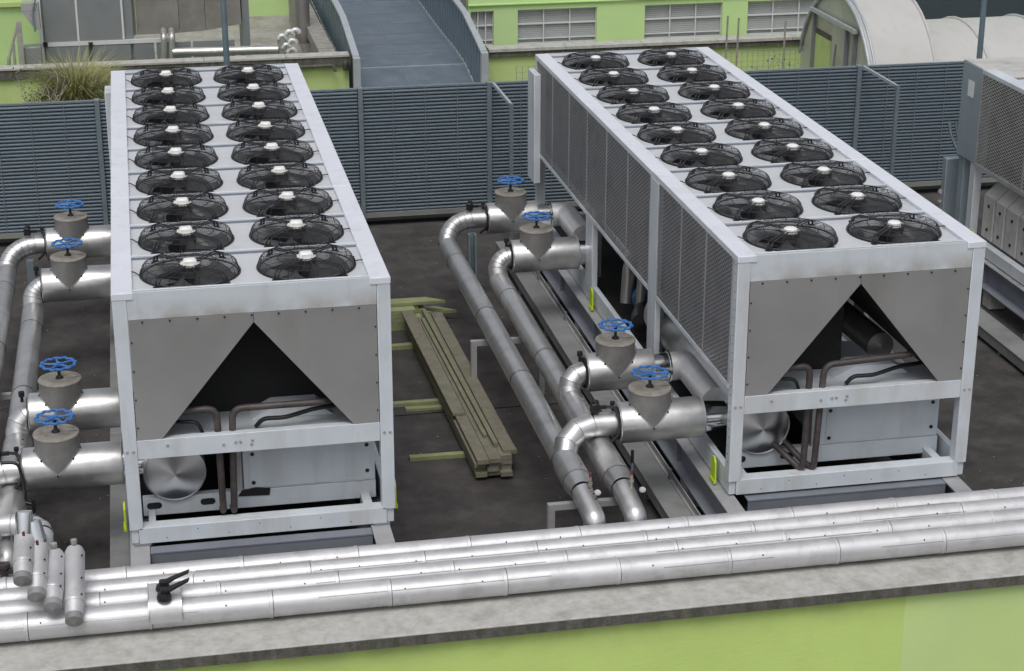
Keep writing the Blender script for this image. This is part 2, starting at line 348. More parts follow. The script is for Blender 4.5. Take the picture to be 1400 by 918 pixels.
# valve box with two black levers
t = thing('valve_box', (.27, -1.4, .1), 'clad valve box wrapped over the front pipes with two black levers', 'valve')
m = MB(); ring = []
for k in range(13):
    a = PI * (-.06 + .52 * k / 12); ring.append((0, -1.375 - .145 * math.cos(a - .05), .085 + .15 * math.sin(a)))
ring.append((0, -1.22, .255)); ring.append((0, -1.17, .10)); ring.append((0, -1.30, .0))
m.prism([(.13, p[1], p[2]) for p in ring], (.255, 0, 0)); m.build('cover', 'frontjacket', t)
for xx in (.13, .377):
    m = MB(); m.prism([(xx, -1.375 + (p[1] + 1.375) * 1.03, .085 + (p[2] - .085) * 1.03) for p in ring], (.008, 0, 0)); m.build('cover_flange', 'jacket', t)
for (hx, hy, dx) in ((.25, -1.315, .20), (.255, -1.455, .19)):
    m = MB(); m.lathe([(.056, 0), (.058, .02), (.05, .045), (.03, .05), (.028, .085), (0.001, .088)], (hx, hy, .235), (0, 0, 1), 20)
    m.build('valve_hub', 'black', t)
    m = MB(); m.prism([(hx - .02, hy - .03, .30), (hx + .04, hy - .032, .30), (hx + .10, hy - .02, .33), (hx + dx, hy + .0, .36), (hx + dx + .01, hy + .03, .37), (hx + .09, hy + .02, .335), (hx + .03, hy + .03, .305), (hx - .02, hy + .03, .30)], (0, 0, .014))
    m.build('lever', 'black', t)

# ================================================================== chillers
W, L, H = 2.25, 8.336, 2.2345
NF = 9; PITCH = (L - .16) / NF
DECK = H - .035
FANX = (.645, 1.612); FR = .405
cache = {}
def cm(key, fn, m, smooth=True):
    if key not in cache:
        b = MB(); fn(b); cache[key] = b.mesh(key, M[m], smooth)
    return cache[key]

def f_collar(b):
    b.lathe([(FR + .016, 0), (FR + .015, .008), (FR + .008, .011), (FR, .012)], n=40)
    b.lathe([(FR - .002, .012), (FR - .012, 0), (FR - .014, -.16)], n=40)
def f_mouth(b): b.lathe([(FR - .004, .018), (FR - .016, -.02), (FR - .018, -.20)], n=40)
def f_guard(b):
    rw = .0021
    def ring(r, z, n=36, w=rw): b.tube([(r * math.cos(2 * PI * k / n), r * math.sin(2 * PI * k / n), z) for k in range(n)], w, 3, closed=True)
    for k in range(17): ring(.095 + .0175 * k, .118)
    for k in range(8): ring(.388 + .0028 * k, .108 - .0135 * k, 40)
    ring(.414, .006, 40, .0035); ring(.382, .115, 40, .005); ring(.095, .12, 24, .006); ring(.24, .116, 36, .0045)
    for k in range(20):
        a = 2 * PI * (k + .5) / 20; c, s = math.cos(a), math.sin(a)
        b.tube([(.095 * c, .095 * s, .118), (.378 * c, .378 * s, .118), (.390 * c, .390 * s, .106), (.413 * c, .413 * s, .006)], .003 if k % 2 else .002, 4, caps=False)
def f_arm(b):
    for s in (-.018, .018):
        b.tube(bend([(.08, s, .128), (.37, s, .122), (.425, s, .085), (.435, s, .0)], .02, 3), .0085, 8)
    b.lathe([(.034, 0), (.034, .008), (.012, .012), (.012, .022), (.001, .024)], (.437, 0, 0), n=12)
def f_blade(b):
    vs = []; fs = []; NR, NA = 7, 5
    for i in range(NR):
        r = .075 + (.375 - .075) * i / (NR - 1); sw = .55 * ((i / (NR - 1)) ** 1.6); wd = .50 + .12 * (i / (NR - 1))
        for j in range(NA):
            t_ = j / (NA - 1) - .5; a = sw + t_ * wd * 1.35; vs.append((r * math.cos(a), r * math.sin(a), .01 + t_ * (.13 - .06 * i / (NR - 1)) - .016 * (1 - 4 * t_ * t_) * -1))
    for i in range(NR - 1):
        for j in range(NA - 1): q = i * NA + j; fs.append((q, q + 1, q + NA + 1, q + NA))
    n = len(vs); vs2 = [(x, y, z - .006) for x, y, z in vs]
    b.add(vs + vs2, fs + [tuple(n + k for k in f[::-1]) for f in fs])
    # blade edges
    edge = [i for i in range(NA)] + [i * NA + NA - 1 for i in range(1, NR)] + [(NR - 1) * NA + j for j in range(NA - 2, -1, -1)] + [i * NA for i in range(NR - 2, 0, -1)]
    for q in range(len(edge)): e0, e1 = edge[q], edge[(q + 1) % len(edge)]; b.f.append((e0, e1, e1 + n, e0 + n))
def f_motor(b): b.lathe([(.001, -.06), (.085, -.055), (.088, .06), (.075, .085), (.088, .118), (.088, .128), (.06, .134), (.001, .135)], n=24)
def f_box(b):
    b.bbox(-.057, -.045, .132, .057, .045, .186, .014); b.box(-.078, -.02, .137, -.057, .0, .154); b.box(-.075, .02, .14, -.057, .036, .155); b.box(.057, -.03, .137, .075, -.012, .15)
    b.lathe([(.074, .130), (.074, .136), (.001, .137)], n=16)
def f_dome(b): b.lathe([(.066, .132), (.066, .139), (.060, .142), (.062, .168), (.045, .180), (.001, .184)], n=8)
def f_cable(b): b.tube(bend([(-.40, 0, .06), (-.415, -.02, .012), (-.46, .02, .03), (-.49, .04, .03)], .01, 3), .005, 6)

def make_fan(parent, x, y, style, z=DECK, rot=0., idx=0):
    GS = .70 if style == 'box' else .62
    f = put('fan', cm('fan_collar', f_collar, 'black'), parent, (x, y, z))
    put('bell_mouth', cm('bell_mouth', f_mouth, 'deck'), f, (0, 0, 0))
    put('guard', cm('wire_guard', f_guard, 'black'), f, (0, 0, .002), rot).scale = (1, 1, GS)
    put('motor', cm('motor', f_motor, 'black'), f, (0, 0, -.062 if style == 'box' else -.083))
    for a in (50, 130, 230, 310): put('support_arm', cm('support_arm', f_arm, 'black'), f, (0, 0, .002), math.radians(a) + rot).scale = (1, 1, GS * .93)
    ph = random.uniform(0, 2 * PI)
    for k in range(5): put('blade', cm('blade', f_blade, 'blade'), f, (0, 0, -.045), ph + k * 2 * PI / 5)
    if style == 'box': put('terminal_box', cm('terminal_box', f_box, 'hub'), f, (0, 0, -.062), random.uniform(-.12, .12) - .05)
    else: put('motor_cap', cm('motor_cap', f_dome, 'hub'), f, (0, 0, -.083), random.uniform(0, .8))
    c = put('cable', cm('cable', f_cable, 'black'), f, (0, 0, 0), 0 if x < 1.1 else PI)
    return f

def deck_panel(b):
    """sheet of one fan row with two round openings"""
    x0, x1 = .165, 2.085; y0, y1 = -PITCH / 2 + .022, PITCH / 2 - .022; xm = (FANX[0] + FANX[1]) / 2
    for cx, xa, xb in ((FANX[0], x0, xm), (FANX[1], xm, x1)):
        N = 40; vi = []; vo = []
        for k in range(N):
            a = 2 * PI * k / N; c, s = math.cos(a), math.sin(a); vi.append((cx + (FR + .005) * c, (FR + .005) * s, 0))
            tx = (xb - cx) / c if c > 1e-9 else ((xa - cx) / c if c < -1e-9 else 1e9); ty = (y1) / s if s > 1e-9 else (y0 / s if s < -1e-9 else 1e9)
            t_ = min(tx, ty); vo.append((cx + t_ * c, t_ * s, 0))
        fs = [(k, (k + 1) % N, N + (k + 1) % N, N + k) for k in range(N)]; b.add(vi + vo, fs)
        for (px, py) in ((xa, y0), (xb, y0), (xa, y1), (xb, y1)):     # corner fills
            a = math.atan2(py, px - cx) % (2 * PI); k = int(a / (2 * PI) * N); b.add([vo[k], vo[(k + 1) % N], (px, py, 0)], [(0, 1, 2)])
def make_chiller(ox, oy, oz, style, label, group, full=True, meshm='mesh', side='white'):
    O = Vector((ox, oy, oz)); t = thing('air_cooled_chiller', O, label, 'chiller', group)
    def P(name, key, fn, m, smooth=True, loc=(0, 0, 0)): return put(name, cm(key, fn, m, smooth), t, loc)
    y0 = .075
    # fan deck
    for k in range(NF):
        yc = y0 + PITCH * (k + .5)
        P('deck_panel', 'deck_panel', deck_panel, 'deck', False, (0, yc, DECK))
        for x in FANX: make_fan(t, x, yc, style, DECK, 0 if style == 'box' else math.radians(-4))
    for k in range(NF + 1):
        yc = y0 + PITCH * k
        P('seam_strip', 'seam_strip', lambda b: (b.bbox(.165, -.013, -.012, 2.085, .015, .034, .003)), 'white', False, (0, yc, DECK))
    for k in range(NF + 1): P('seam_shade_strip', 'seam_shade_strip', lambda b: b.box(.166, -.0235, -.01, 2.084, -.0135, .018), 'web', False, (0, y0 + PITCH * k, DECK))  # dark strips paint the shadow line in front of each seam ridge
    for q in range(3):
        ya, yb = L * q / 3 + (.0015 if q else -.004), L * (q + 1) / 3 - .0015 + (.004 if q == 2 else 0)
        for key, xa, xb in (('l', -.004, .167), ('r', 2.083, 2.254)):
            P('side_cap', f'cap{key}{q}', lambda b: b.bbox(xa, ya, H - .055, xb, yb, H, .005), 'cap')
    # posts
    for (xa, xb, k) in ((0, .112, 'l'), (2.138, 2.25, 'r')):
        for (ya, yb, kk) in ((.0, .115, 'f'), (L - .115, L, 'b')):
            P('corner_post', f'post{k}{kk}', lambda b: b.bbox(xa, ya, .131, xb, yb, H - .057, .004), 'white')
    for kk, y in (('f', .006), ('b', L - .012)):
        P('top_fascia', 'fascia' + kk, lambda b: b.bbox(.115, y, 2.002, 2.135, y + .01, H + .002, .002), 'fascia')
        P('cross_rail', 'crossrail' + kk, lambda b: (b.bbox(.115, y - .004, .775, 2.135, y + .07, .942, .004)), 'white')
        sgn = -1 if kk == 'f' else 1
        yy = y + (.0 if kk == 'f' else .006)
        for nm, poly in (('l', [(.118, 2.0), (1.119, 2.0), (1.119, 1.916), (.322, .944), (.118, .944)]), ('r', [(1.123, 2.0), (2.132, 2.0), (2.132, .944), (1.915, .944), (1.123, 1.916)])):
            P('gable_panel', 'gable' + nm + kk, lambda b: b.prism([(x, yy, z) for x, z in poly], (0, .004, 0)), 'gable', False)
    def bolts(b):
        for x, z in ((.03, .85), (.08, .85), (2.17, .85), (2.22, .85), (.82, .855), (.92, .868), (.96, .868), (1.06, .875), (1.05, .84), (.36, .885)):
            b.lathe([(.012, 0), (.012, .008), (.006, .01), (.001, .01)], (x, .001, z), (0, -1, 0), 8)
    P('bolt_set', 'bolts', bolts, 'beam')
    def screws(b):
        for k in range(9): b.box(.22 + k * .22, -.003, 1.972, .234 + k * .22, .006, 1.986)
        for k in range(4):
            for x in (.126, 2.113): b.box(x, -.003, 1.05 + k * .25, x + .012, .006, 1.062 + k * .25)
        for k in range(7): b.box(.3 + k * .26, -.003, .035 + (k % 2) * .06, .308 + k * .26, .006, .043 + (k % 2) * .06)
        for k in range(24): b.box(-.004, .055, .3 + .08 * k, .0, .062, .307 + .08 * k)
    tag(P('screw_heads', 'screws', screws, 'black', False), kind='stuff')
    # base frame
    P('base_rail', 'baserail_f', lambda b: b.bbox(.075, .0, .0, 2.175, .13, .142, .004), 'white')
    P('base_rail', 'baserail_b', lambda b: b.bbox(.075, L - .13, .0, 2.175, L, .142, .004), 'white')
    for k, xa, xb in (('l', .012, .072), ('r', 2.178, 2.238)):
        P('side_rail', 'siderail' + k, lambda b: b.bbox(xa, .02, .0, xb, L - .02, .205, .004), 'white')
    P('inner_rail', 'innerrail', lambda b: (b.bbox(.12, .38, .075, 2.13, .46, .235, .003), b.bbox(.16, .131, .0, .22, .379, .13, .003), b.bbox(1.99, .131, .0, 2.07, .379, .13, .003)), 'white')
    def slot(b):
        b.prism([(.062 * math.copysign(1, math.cos(a)) * .55 + .03 * math.cos(a), -.004, .03 * math.sin(a)) for a in [2 * PI * k / 20 for k in range(20)]], (0, .008, 0))
    for x in (.215, .67): P('slot', 'slot', slot, 'dark', True, (x, .38, .165))
    P('cabinet', 'cabinet', lambda b: b.bbox(.985, .40, .24, 2.13, 1.9, .64, .006), 'white')
    P('cabinet_door', 'cabdoor', lambda b: b.bbox(1.04, .392, .255, 2.10, .3995, .625, .002), 'white')
    P('cabinet_side', 'cabside', lambda b: b.bbox(.90, .39, .237, .975, .5, .80, .003), 'beam')
    def cs(b):
        for x, z in ((1.07, .57), (2.06, .575), (2.06, .33), (1.07, .30)): b.lathe([(.018, 0), (.018, .006), (.001, .007)], (x, .392, z), (0, -1, 0), 10)
    P('door_lock', 'doorlocks', cs, 'black')
    # evaporator barrel
    P('evaporator', 'evap', lambda b: b.lathe([(.262, 0), (.262, 3.1)], (.405, .37, .475), (0, 1, 0), 40), 'jacket')
    def disc(b):
        b.lathe([(.001, -.055), (.255, .0), (.264, .0), (.266, -.012), (.262, -.014), (.262, .02)], (.405, .36, .475), (0, 1, 0), 48)
    P('barrel_end', 'evapend', disc, 'endcap')
    P('second_barrel', 'barrel2', lambda b: b.lathe([(.001, 0), (.2, .02), (.2, 3.0), (.001, 3.02)], (.62, 4.3, .42), (0, 1, 0), 28), 'shiny')
    P('tray', 'tray', lambda b: (b.box(.13, .1, .885, 2.12, .60, .90)), 'white', False)
    P('tray_cover', 'traycover', lambda b: b.prism([(1.07, 0.36, .903), (1.78, .36, .903), (1.64, .36, 1.0), (1.26, .36, 1.0)], (0, .24, 0)), 'white', False)
    P('liquid_receiver', 'receiver', lambda b: b.lathe([(.001, 0), (.13, .03), (.13, 4.2), (.001, 4.25)], (1.66, .72, 1.02), (-.04, 1, 0), 24), 'duct')
    # A-frame coils and dark inner walls
    for k, xa in (('l', -1), ('r', 1)):
        def co(b):
            c = 1.125
            b.prism([(c + xa * .03, .03, 1.93), (c + xa * .80, .03, .96), (c + xa * .92, .03, .96), (c + xa * .15, .03, 1.93)], (0, L - .1, 0))
        P('slanted_coil', 'coil' + k, co, 'coil', False)
        def ic(b):
            x = 1.125 + xa * .99; b.box(x - .02, .15, 1.0, x + .02, L - .15, 2.12)
        P('side_coil', 'sidecoil' + k, ic, 'coil', False)
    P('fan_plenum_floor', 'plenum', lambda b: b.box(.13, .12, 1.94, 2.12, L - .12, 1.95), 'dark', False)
    # brown refrigerant pipes at the front
    if style == 'box':
        pa = [(.05, .30, 1.15), (.50, .10, 1.14), (.78, .085, 1.15), (.79, .085, .19), (.79, .30, .13)]
        pb = [(1.95, .75, 1.16), (1.45, .12, 1.15), (.925, .085, 1.12), (.875, .085, .18), (.875, .30, .13)]
        pb = [(2.0, .5, 1.12), (1.7, .085, 1.135), (.91, .085, 1.135), (.88, .085, .18), (.88, .30, .14)]
    else:
        pa = [(.05, .30, 1.12), (.45, .10, 1.13), (.735, .085, 1.16), (.72, .085, .13), (.50, .40, .33)]
        pb = [(2.0, .6, 1.2), (1.7, .09, 1.19), (.865, .085, 1.15), (.82, .085, .12), (.62, .40, .33)]
    if full:
        P('refrigerant_pipe', 'rpa' + style, lambda b: b.tube(bend(pa, .10, 6), .030, 14), 'brown')
        P('refrigerant_pipe', 'rpb' + style, lambda b: b.tube(bend(pb, .10, 6), .030, 14), 'brown')
        P('thin_pipe', 'rpc', lambda b: b.tube(bend([(.30, .5, .95), (.45, .16, 1.02), (.62, .13, 1.02), (.66, .14, .90)], .06, 5), .016, 10), 'black')
        P('thin_pipe', 'rpd', lambda b: b.tube(bend([(1.10 if style == 'box' else .95, .15, .925), (1.16, .14, 1.0), (1.35, .13, 1.0), (1.6, .2, 1.03), (2.0, .3, 1.03)], .05, 5), .019, 10), 'black')
        if style == 'box': P('bracket_block', 'blk', lambda b: b.prism([(.93, .37, .19), (1.2, .37, .18), (1.21, .37, .24), (1.08, .37, .255), (.96, .37, .235)], (0, .022, 0)), 'dark', False)
    # side mesh panels, posts, trims
    segs = [(.12, 2.50, 3), (2.80, L - .12, 6)]
    for k, x in (('l', -.002), ('r', 2.252)):
        for (ya, yb, n) in segs:
            for i in range(n):
                a, b_ = ya + (yb - ya) * i / n, ya + (yb - ya) * (i + 1) / n
                P('mesh_panel', f'mesh{k}{i}{n}{meshm}', lambda b: b.box(x - .002, a + .012, 1.03, x + .002, b_ - .012, H - .058), meshm, False)
            for i in range(n + 1):
                yy = ya + (yb - ya) * i / n; yy = min(max(yy, ya + .012), yb - .012)
                P('panel_trim', 'trim', lambda b: b.box(-.006, -.010, 1.0285, .006, .010, H - .057), 'beam', False, (x, yy, 0))
            P('bottom_trim', f'btrim{k}{n}', lambda b: b.box(x - .008, ya, .985, x + .008, yb, 1.028), 'white', False)
        P('side_post', f'spost{k}', lambda b: (b.bbox(x - .006, 2.505, .131, x + .05 if k == 'l' else x + .006, 2.795, H - .057, .004) if k == 'l' else b.bbox(x - .05, 2.505, .131, x + .006, 2.795, H - .057, .004)), 'white')
        P('leg', f'leg{k}', lambda b: (b.bbox(x - .004 if k == 'l' else x - .06, 5.17, .131, x + .06 if k == 'l' else x + .004, 5.50, .984, .004)), 'white')
        for yi in (5.55, 2.9): P('inner_leg', 'ileg', lambda b: b.bbox(-.04, 0, .2, .04, .16, .984, .004), 'beam', True, (x + .16 if k == 'l' else x - .16, yi, 0))
        # lime lifting lugs
        for j, yl in enumerate((.33, 5.05)):
            def lug(b):
                s = -1 if k == 'l' else 1; xx = .0 if k == 'l' else 2.25
                b.prism([(xx + s * .03, yl - .07, .0), (xx + s * .03, yl + .07, .0), (xx + s * .03, yl + .055, .2), (xx + s * .03, yl + .02, .245), (xx + s * .03, yl - .02, .245), (xx + s * .03, yl - .055, .2)], (s * .016, 0, 0))
                b.box(xx + s * .03 - .0, yl - .07, -.0, xx + s * .055, yl + .07, .03)
            P('lifting_lug', f'lug{k}{j}', lug, 'lug', False)
    # compressors seen under the coils
    for j, (cx, cy) in enumerate(((.26, 4.05), (.52, 3.95))):
        P('compressor', 'comp', lambda b: (b.lathe([(.001, 0), (.12, .02), (.12, .28), (.085, .3), (.085, .60), (.001, .62)], (0, 0, 0), (.25, 1, 0), 18)), 'black', True, (cx - .06, cy - .35, .28))
        P('compressor_motor', 'compm', lambda b: b.lathe([(.001, -.001), (.10, 0), (.102, .02), (.102, .2), (.07, .22)], (0, 0, 0), (.25, 1, 0), 18), 'motorblue', True, (cx + .10, cy + .30, .30))
    P('pipe_bundle', 'bundle', lambda b: [b.tube(bend(pp, .08, 4), rr, 10) for pp, rr in (([(.3, 4.2, .3), (.35, 4.3, .75), (.9, 4.4, .8), (1.2, 4.2, .9)], .05), ([(.25, 4.6, .2), (.3, 4.7, .6), (.5, 5.0, .7)], .07), ([(.55, 3.9, .45), (.55, 3.9, .9)], .03), ([(.3, 3.6, .2), (.3, 3.6, .7), (.5, 3.9, .8)], .015))], 'duct')
    P('electric_box', 'ebox', lambda b: b.bbox(-.09, L - .36, .66, -.006, L + .03, 2.05, .005), 'white')
    P('blackout_panel', 'added_blackout' + style, lambda b: b.box(.14, .61, .86, 2.11 if style == 'box' else 1.22, .64, 1.93), 'dark', False)  # added black panel, closes off the view so the inside reads dark
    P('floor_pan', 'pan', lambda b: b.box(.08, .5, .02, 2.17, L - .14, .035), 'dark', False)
    P('rear_bulkhead', 'bulk', lambda b: b.box(.9, 4.1, .1, 2.1, 4.16, .88), 'acpanel', False)
    return t
# conical brushed end cap material: anisotropic metal
m_ = mat('brushed_end_cap', (.50, .50, .51), .22, 1.0, .04, 3)
bs = m_.node_tree.nodes['Principled BSDF']; bs.inputs['Anisotropic'].default_value = .85
tg = m_.node_tree.nodes.new('ShaderNodeTangent'); tg.direction_type = 'RADIAL'; tg.axis = 'Y'; M['endcap'] = m_
m_.node_tree.links.new(tg.outputs[0], bs.inputs['Tangent'])

random.seed(5)
A = make_chiller(0, 0, 0, 'box', 'long white chiller on the left with square white boxes on its eighteen fans', 'rooftop chillers')
BX = 5.224
B = make_chiller(BX, -.056, 0, 'dome', 'long white chiller right of centre with round white caps on its eighteen fans', 'rooftop chillers')
CX_, CY_ = 10.36, 6.92 - L

def make_c():
    """the third machine: blue-grey end cabinet, slotted side, beige enclosures below"""
    t = thing('air_cooled_chiller', (CX_, CY_, 0), 'partly seen chiller at the right edge with a blue-grey end cabinet and slotted side', 'chiller', 'rooftop chillers')
    y1 = 6.92; x0 = CX_
    def Q(name, fn, m, smooth=True): b = MB(); fn(b); return b.build(name, m, t, smooth)
    Q('end_cabinet', lambda b: b.bbox(x0, 6.36, 1.05, x0 + 2.25, y1, H - .002, .006), 'grey_c')
    Q('end_post', lambda b: b.bbox(x0 + .01, 6.36, .131, x0 + .11, 6.50, 1.045, .004), 'white')
    Q('end_post', lambda b: b.bbox(x0 + .04, 6.75, .131, x0 + .14, 6.9, 1.045, .004), 'grey_c')
    Q('sticker', lambda b: b.box(x0 - .003, 6.56, 1.83, x0 - .0005, 6.73, 2.03), 'paper', False)
    Q('side_cap', lambda b: b.bbox(x0 - .004, CY_, H - .05, x0 + .17, 6.355, H, .005), 'white')
    Q('roof_sheet', lambda b: b.bbox(x0 + .174, 5.93, H - .03, x0 + 2.08, 6.355, H - .004, .003), 'encl')
    Q('cabinet_top', lambda b: b.bbox(x0 + .005, 6.365, H - .0015, x0 + 2.24, y1 - .005, H + .006, .002), 'encl')
    n = 6; ya = CY_ + .12; yb = 6.345
    for k in range(n):
        a, c = ya + (yb - ya) * k / n, ya + (yb - ya) * (k + 1) / n
        Q('mesh_panel', lambda b: b.box(x0 - .002, a + .015, 1.075, x0 + .002, c - .015, H - .055), 'meshc', False)
        Q('panel_trim', lambda b: b.box(x0 - .008, c - .012, 1.05, x0 + .006, c + .012, H - .052), 'beam', False)
    Q('bottom_trim', lambda b: b.box(x0 - .01, ya, 1.02, x0 + .01, yb, 1.072), 'beam', False)
    Q('side_coil', lambda b: b.box(x0 + .12, CY_ + .12, 1.02, x0 + .16, 6.3, 2.12), 'coil', False)
    for k in range(7):
        yc = 5.93 - PITCH * (k + .5)
        o = put('deck_panel', cm('deck_panel', deck_panel, 'deck', False), t, (0, yc - CY_, DECK))
        for x in FANX: make_fan(t, x + .03, yc - CY_, 'box', DECK)
    Q('side_rail', lambda b: b.bbox(x0 + .0, CY_, .0, x0 + .1, 6.9, .14, .004), 'white')
    Q('corner_post', lambda b: b.bbox(x0, CY_, .131, x0 + .11, CY_ + .11, H - .052, .004), 'white')
    Q('corner_post', lambda b: b.bbox(x0 + 2.14, CY_, .131, x0 + 2.25, CY_ + .11, H - .052, .004), 'white')
    Q('top_fascia', lambda b: b.bbox(x0 + .114, CY_ + .006, 2.002, x0 + 2.136, CY_ + .016, H, .002), 'white')
    # enclosures
    y = 6.30; i = 0
    for wd in (.34, .30, .36, .30, .36, .30, .5, .5, .5):
        b = MB(); b.prism([(x0 + .13, y - wd, .15), (x0 + .13, y - wd, .68), (x0 + .30, y - wd, .84), (x0 + 1.6, y - wd, .84), (x0 + 1.6, y - wd, .15)], (0, wd - .02, 0))
        e = b.build('compressor_enclosure', 'encl', t, False)
        b = MB(); b.box(x0 + .118, y - wd + .01, .155, x0 + .128, y - wd + .03, .66); b.build('enclosure_rib', 'white', e, False)
        b = MB()
        for zz in (.25, .55): b.box(x0 + .115, y - wd * .55, zz, x0 + .129, y - wd * .55 + .03, zz + .035)
        b.build('latch', 'black', e, False); y -= wd; i += 1
    b = MB(); b.prism([(x0 - .03, 6.18, .14), (x0 - .03, 6.28, .14), (x0 - .03, 6.27, .25), (x0 - .03, 6.2, .25)], (.016, 0, 0)); b.build('lifting_lug', 'lug', t, False)
    for k in range(4):
        b = MB(); b.lathe([(.035, 0), (.03, .09), (.001, .1)], (x0 - .12, 7.02, .16 + .12 * k), (-.5, -1, 0), 12); b.build('pipe_stub', 'duct', t)
    return t
C_ = make_c()
b = MB(); b.bbox(10.42, 7.30, -.5, 10.62, 7.42, .86, .005)
tag(b.build('steel_post', 'grey_c'), 'upright blue-grey steel box post beside the right-edge chiller', 'post')
t = thing('cable_hose_pair', (10.35, 7.3, 1.1), 'two grey flexible hoses curving down beside the right-edge chiller', 'hose')
for k in (0, 1):
    pp = [at(1298 + 9 * k, 166, 'y', 7.3), at(1300 + 9 * k, 185, 'y', 7.25), at(1309 + 6 * k, 205, 'y', 7.15), at(1318, 225, 'y', 7.0)]
    b = MB(); b.tube(bend(pp, .1, 4), .022, 10); b.build('hose', 'fencepost', t)

# ================================================================== beams, trays under and beside the chillers
def ibeam(x0, x1, ya, yb, zt, h, label, grp, wide=.0):
    t = thing('steel_beam', ((x0 + x1) / 2, (ya + yb) / 2, zt - h), label, 'beam', grp)
    xm = (x0 + x1) / 2
    b = MB(); b.box(x0, ya, zt - .014, x1, yb, zt); b.build('top_flange', 'beam', t, False)
    b = MB(); b.box(xm - .006, ya, zt - h + .0145, xm + .006, yb, zt - .0145); b.build('web', 'web', t, False)
    b = MB(); b.box(x0 - wide, ya, zt - h, x1 + wide, yb, zt - h + .014); b.build('bottom_flange', 'web', t, False)
    y = ya + .6
    b = MB()
    while y < yb: b.box(xm - .05, y, zt - h - .01, xm + .05, y + .012, zt - .02); y += 1.7
    b.build('stiffener', 'web', t, False)
    for k in range(7):
        yy = ya + .3 + k * (yb - ya - .6) / 6
        b = MB(); b.box(x0 - .02, yy, FLOOR + .02, x1 + .02, yy + .2, zt - h - .002); b.build('foot_block', 'concrete', t, False)
    return t
for nm, x in (('left', 0.0), ('middle', BX)):
    d = {'left': 'left chiller', 'middle': 'right-of-centre chiller'}[nm]
    ibeam(x - .005 - (.09 if x else 0), x + .155 - (.09 if x else 0), -.95, L + .2, -.018, .28, f'long grey steel beam carrying the near-left side of the {d}', 'beams under the chillers', .03)
    ibeam(x + 2.035, x + 2.195, -.95, L + .2, -.018, .28, f'long grey steel beam carrying the right side of the {d}', 'beams under the chillers', .03)
    t = thing('cross_beam', (x + 1.1, -.12, -.434), f'dark blue-grey cross beam between the two rails under the front of the {d}', 'beam')
    b = MB(); b.box(x + .16, -.145, -.036, x + 2.03, -.02, -.024); b.build('top_flange', 'web', t, False)
    b = MB(); b.box(x + .16, -.14, -.42, x + 2.03, -.128, -.0365); b.build('web', 'web', t, False)
    b = MB(); b.box(x + .16, -.22, -.434, x + 2.03, -.06, -.4205); b.build('bottom_flange', 'web', t, False)
    # anti-vibration mounts
    for mx in (.10, 2.13):
        for my in (.04, 2.65, 5.3, L - .1):
            b = MB(); b.box(x + mx - .07, my - .05, -.0165, x + mx + .07, my + .05, -.002)
            tag(b.build('mount_pad', 'web', smooth=False), f'small dark mounting pad between the {d} and its beam', 'mount', f'mounting pads of the {d}')
ibeam(10.3, 10.46, CY_ - .2, 7.1, -.018, .30, 'long steel beam under the side of the right-edge chiller', 'beams under the chillers', .05)
def tray(x0, x1, z, ya, yb, label):
    t = thing('cable_tray', ((x0 + x1) / 2, (ya + yb) / 2, z - .12), label, 'cable tray', 'lidded cable trays')
    y = ya; k = 0
    while y < yb:
        e = min(y + 2.02, yb); b = MB(); b.bbox(x0, y, z - .014, x1, e - .006, z + (.0015 if k % 2 else 0), .003); b.build('lid', 'tray', t, False); y = e; k += 1
    b = MB(); b.box(x0 + .008, ya, z - .13, x1 - .008, yb, z - .0145); b.build('trough', 'tray', t, False)
    y = ya + .5
    while y < yb:
        b = MB(); b.box(x0 + .02, y, FLOOR + .01, x1 - .02, y + .04, z - .1305); b.build('foot_bracket', 'web', t, False)
        b = MB(); b.box(x1 + .03, y, FLOOR + .01, x1 + .06, y + .03, z + .05); b.build('stub_post', 'web', t, False); y += 1.5
tray(4.765, 4.985, -.30, -.9, 8.6, 'wide zinc cable tray running beside the right-of-centre chiller under its valves')
tray(-.195, -.012, -.30, -.9, 8.0, 'zinc cable tray running tight along the left flank of the left chiller')
tray(9.72, 10.0, -.36, -1.0, 7.0, 'pale cable tray on the floor beside the right-edge chiller')
# extra low rail with a bright lip beside the B beam
b = MB(); b.box(5.045, -.9, -.35, 5.058, 8.5, -.29); b.box(5.02, -.9, FLOOR + .02, 5.06, 8.5, -.352)
tag(b.build('channel_rail', 'beam', smooth=False), 'thin steel channel with a bright lip along the foot of the chiller beam', 'rail')

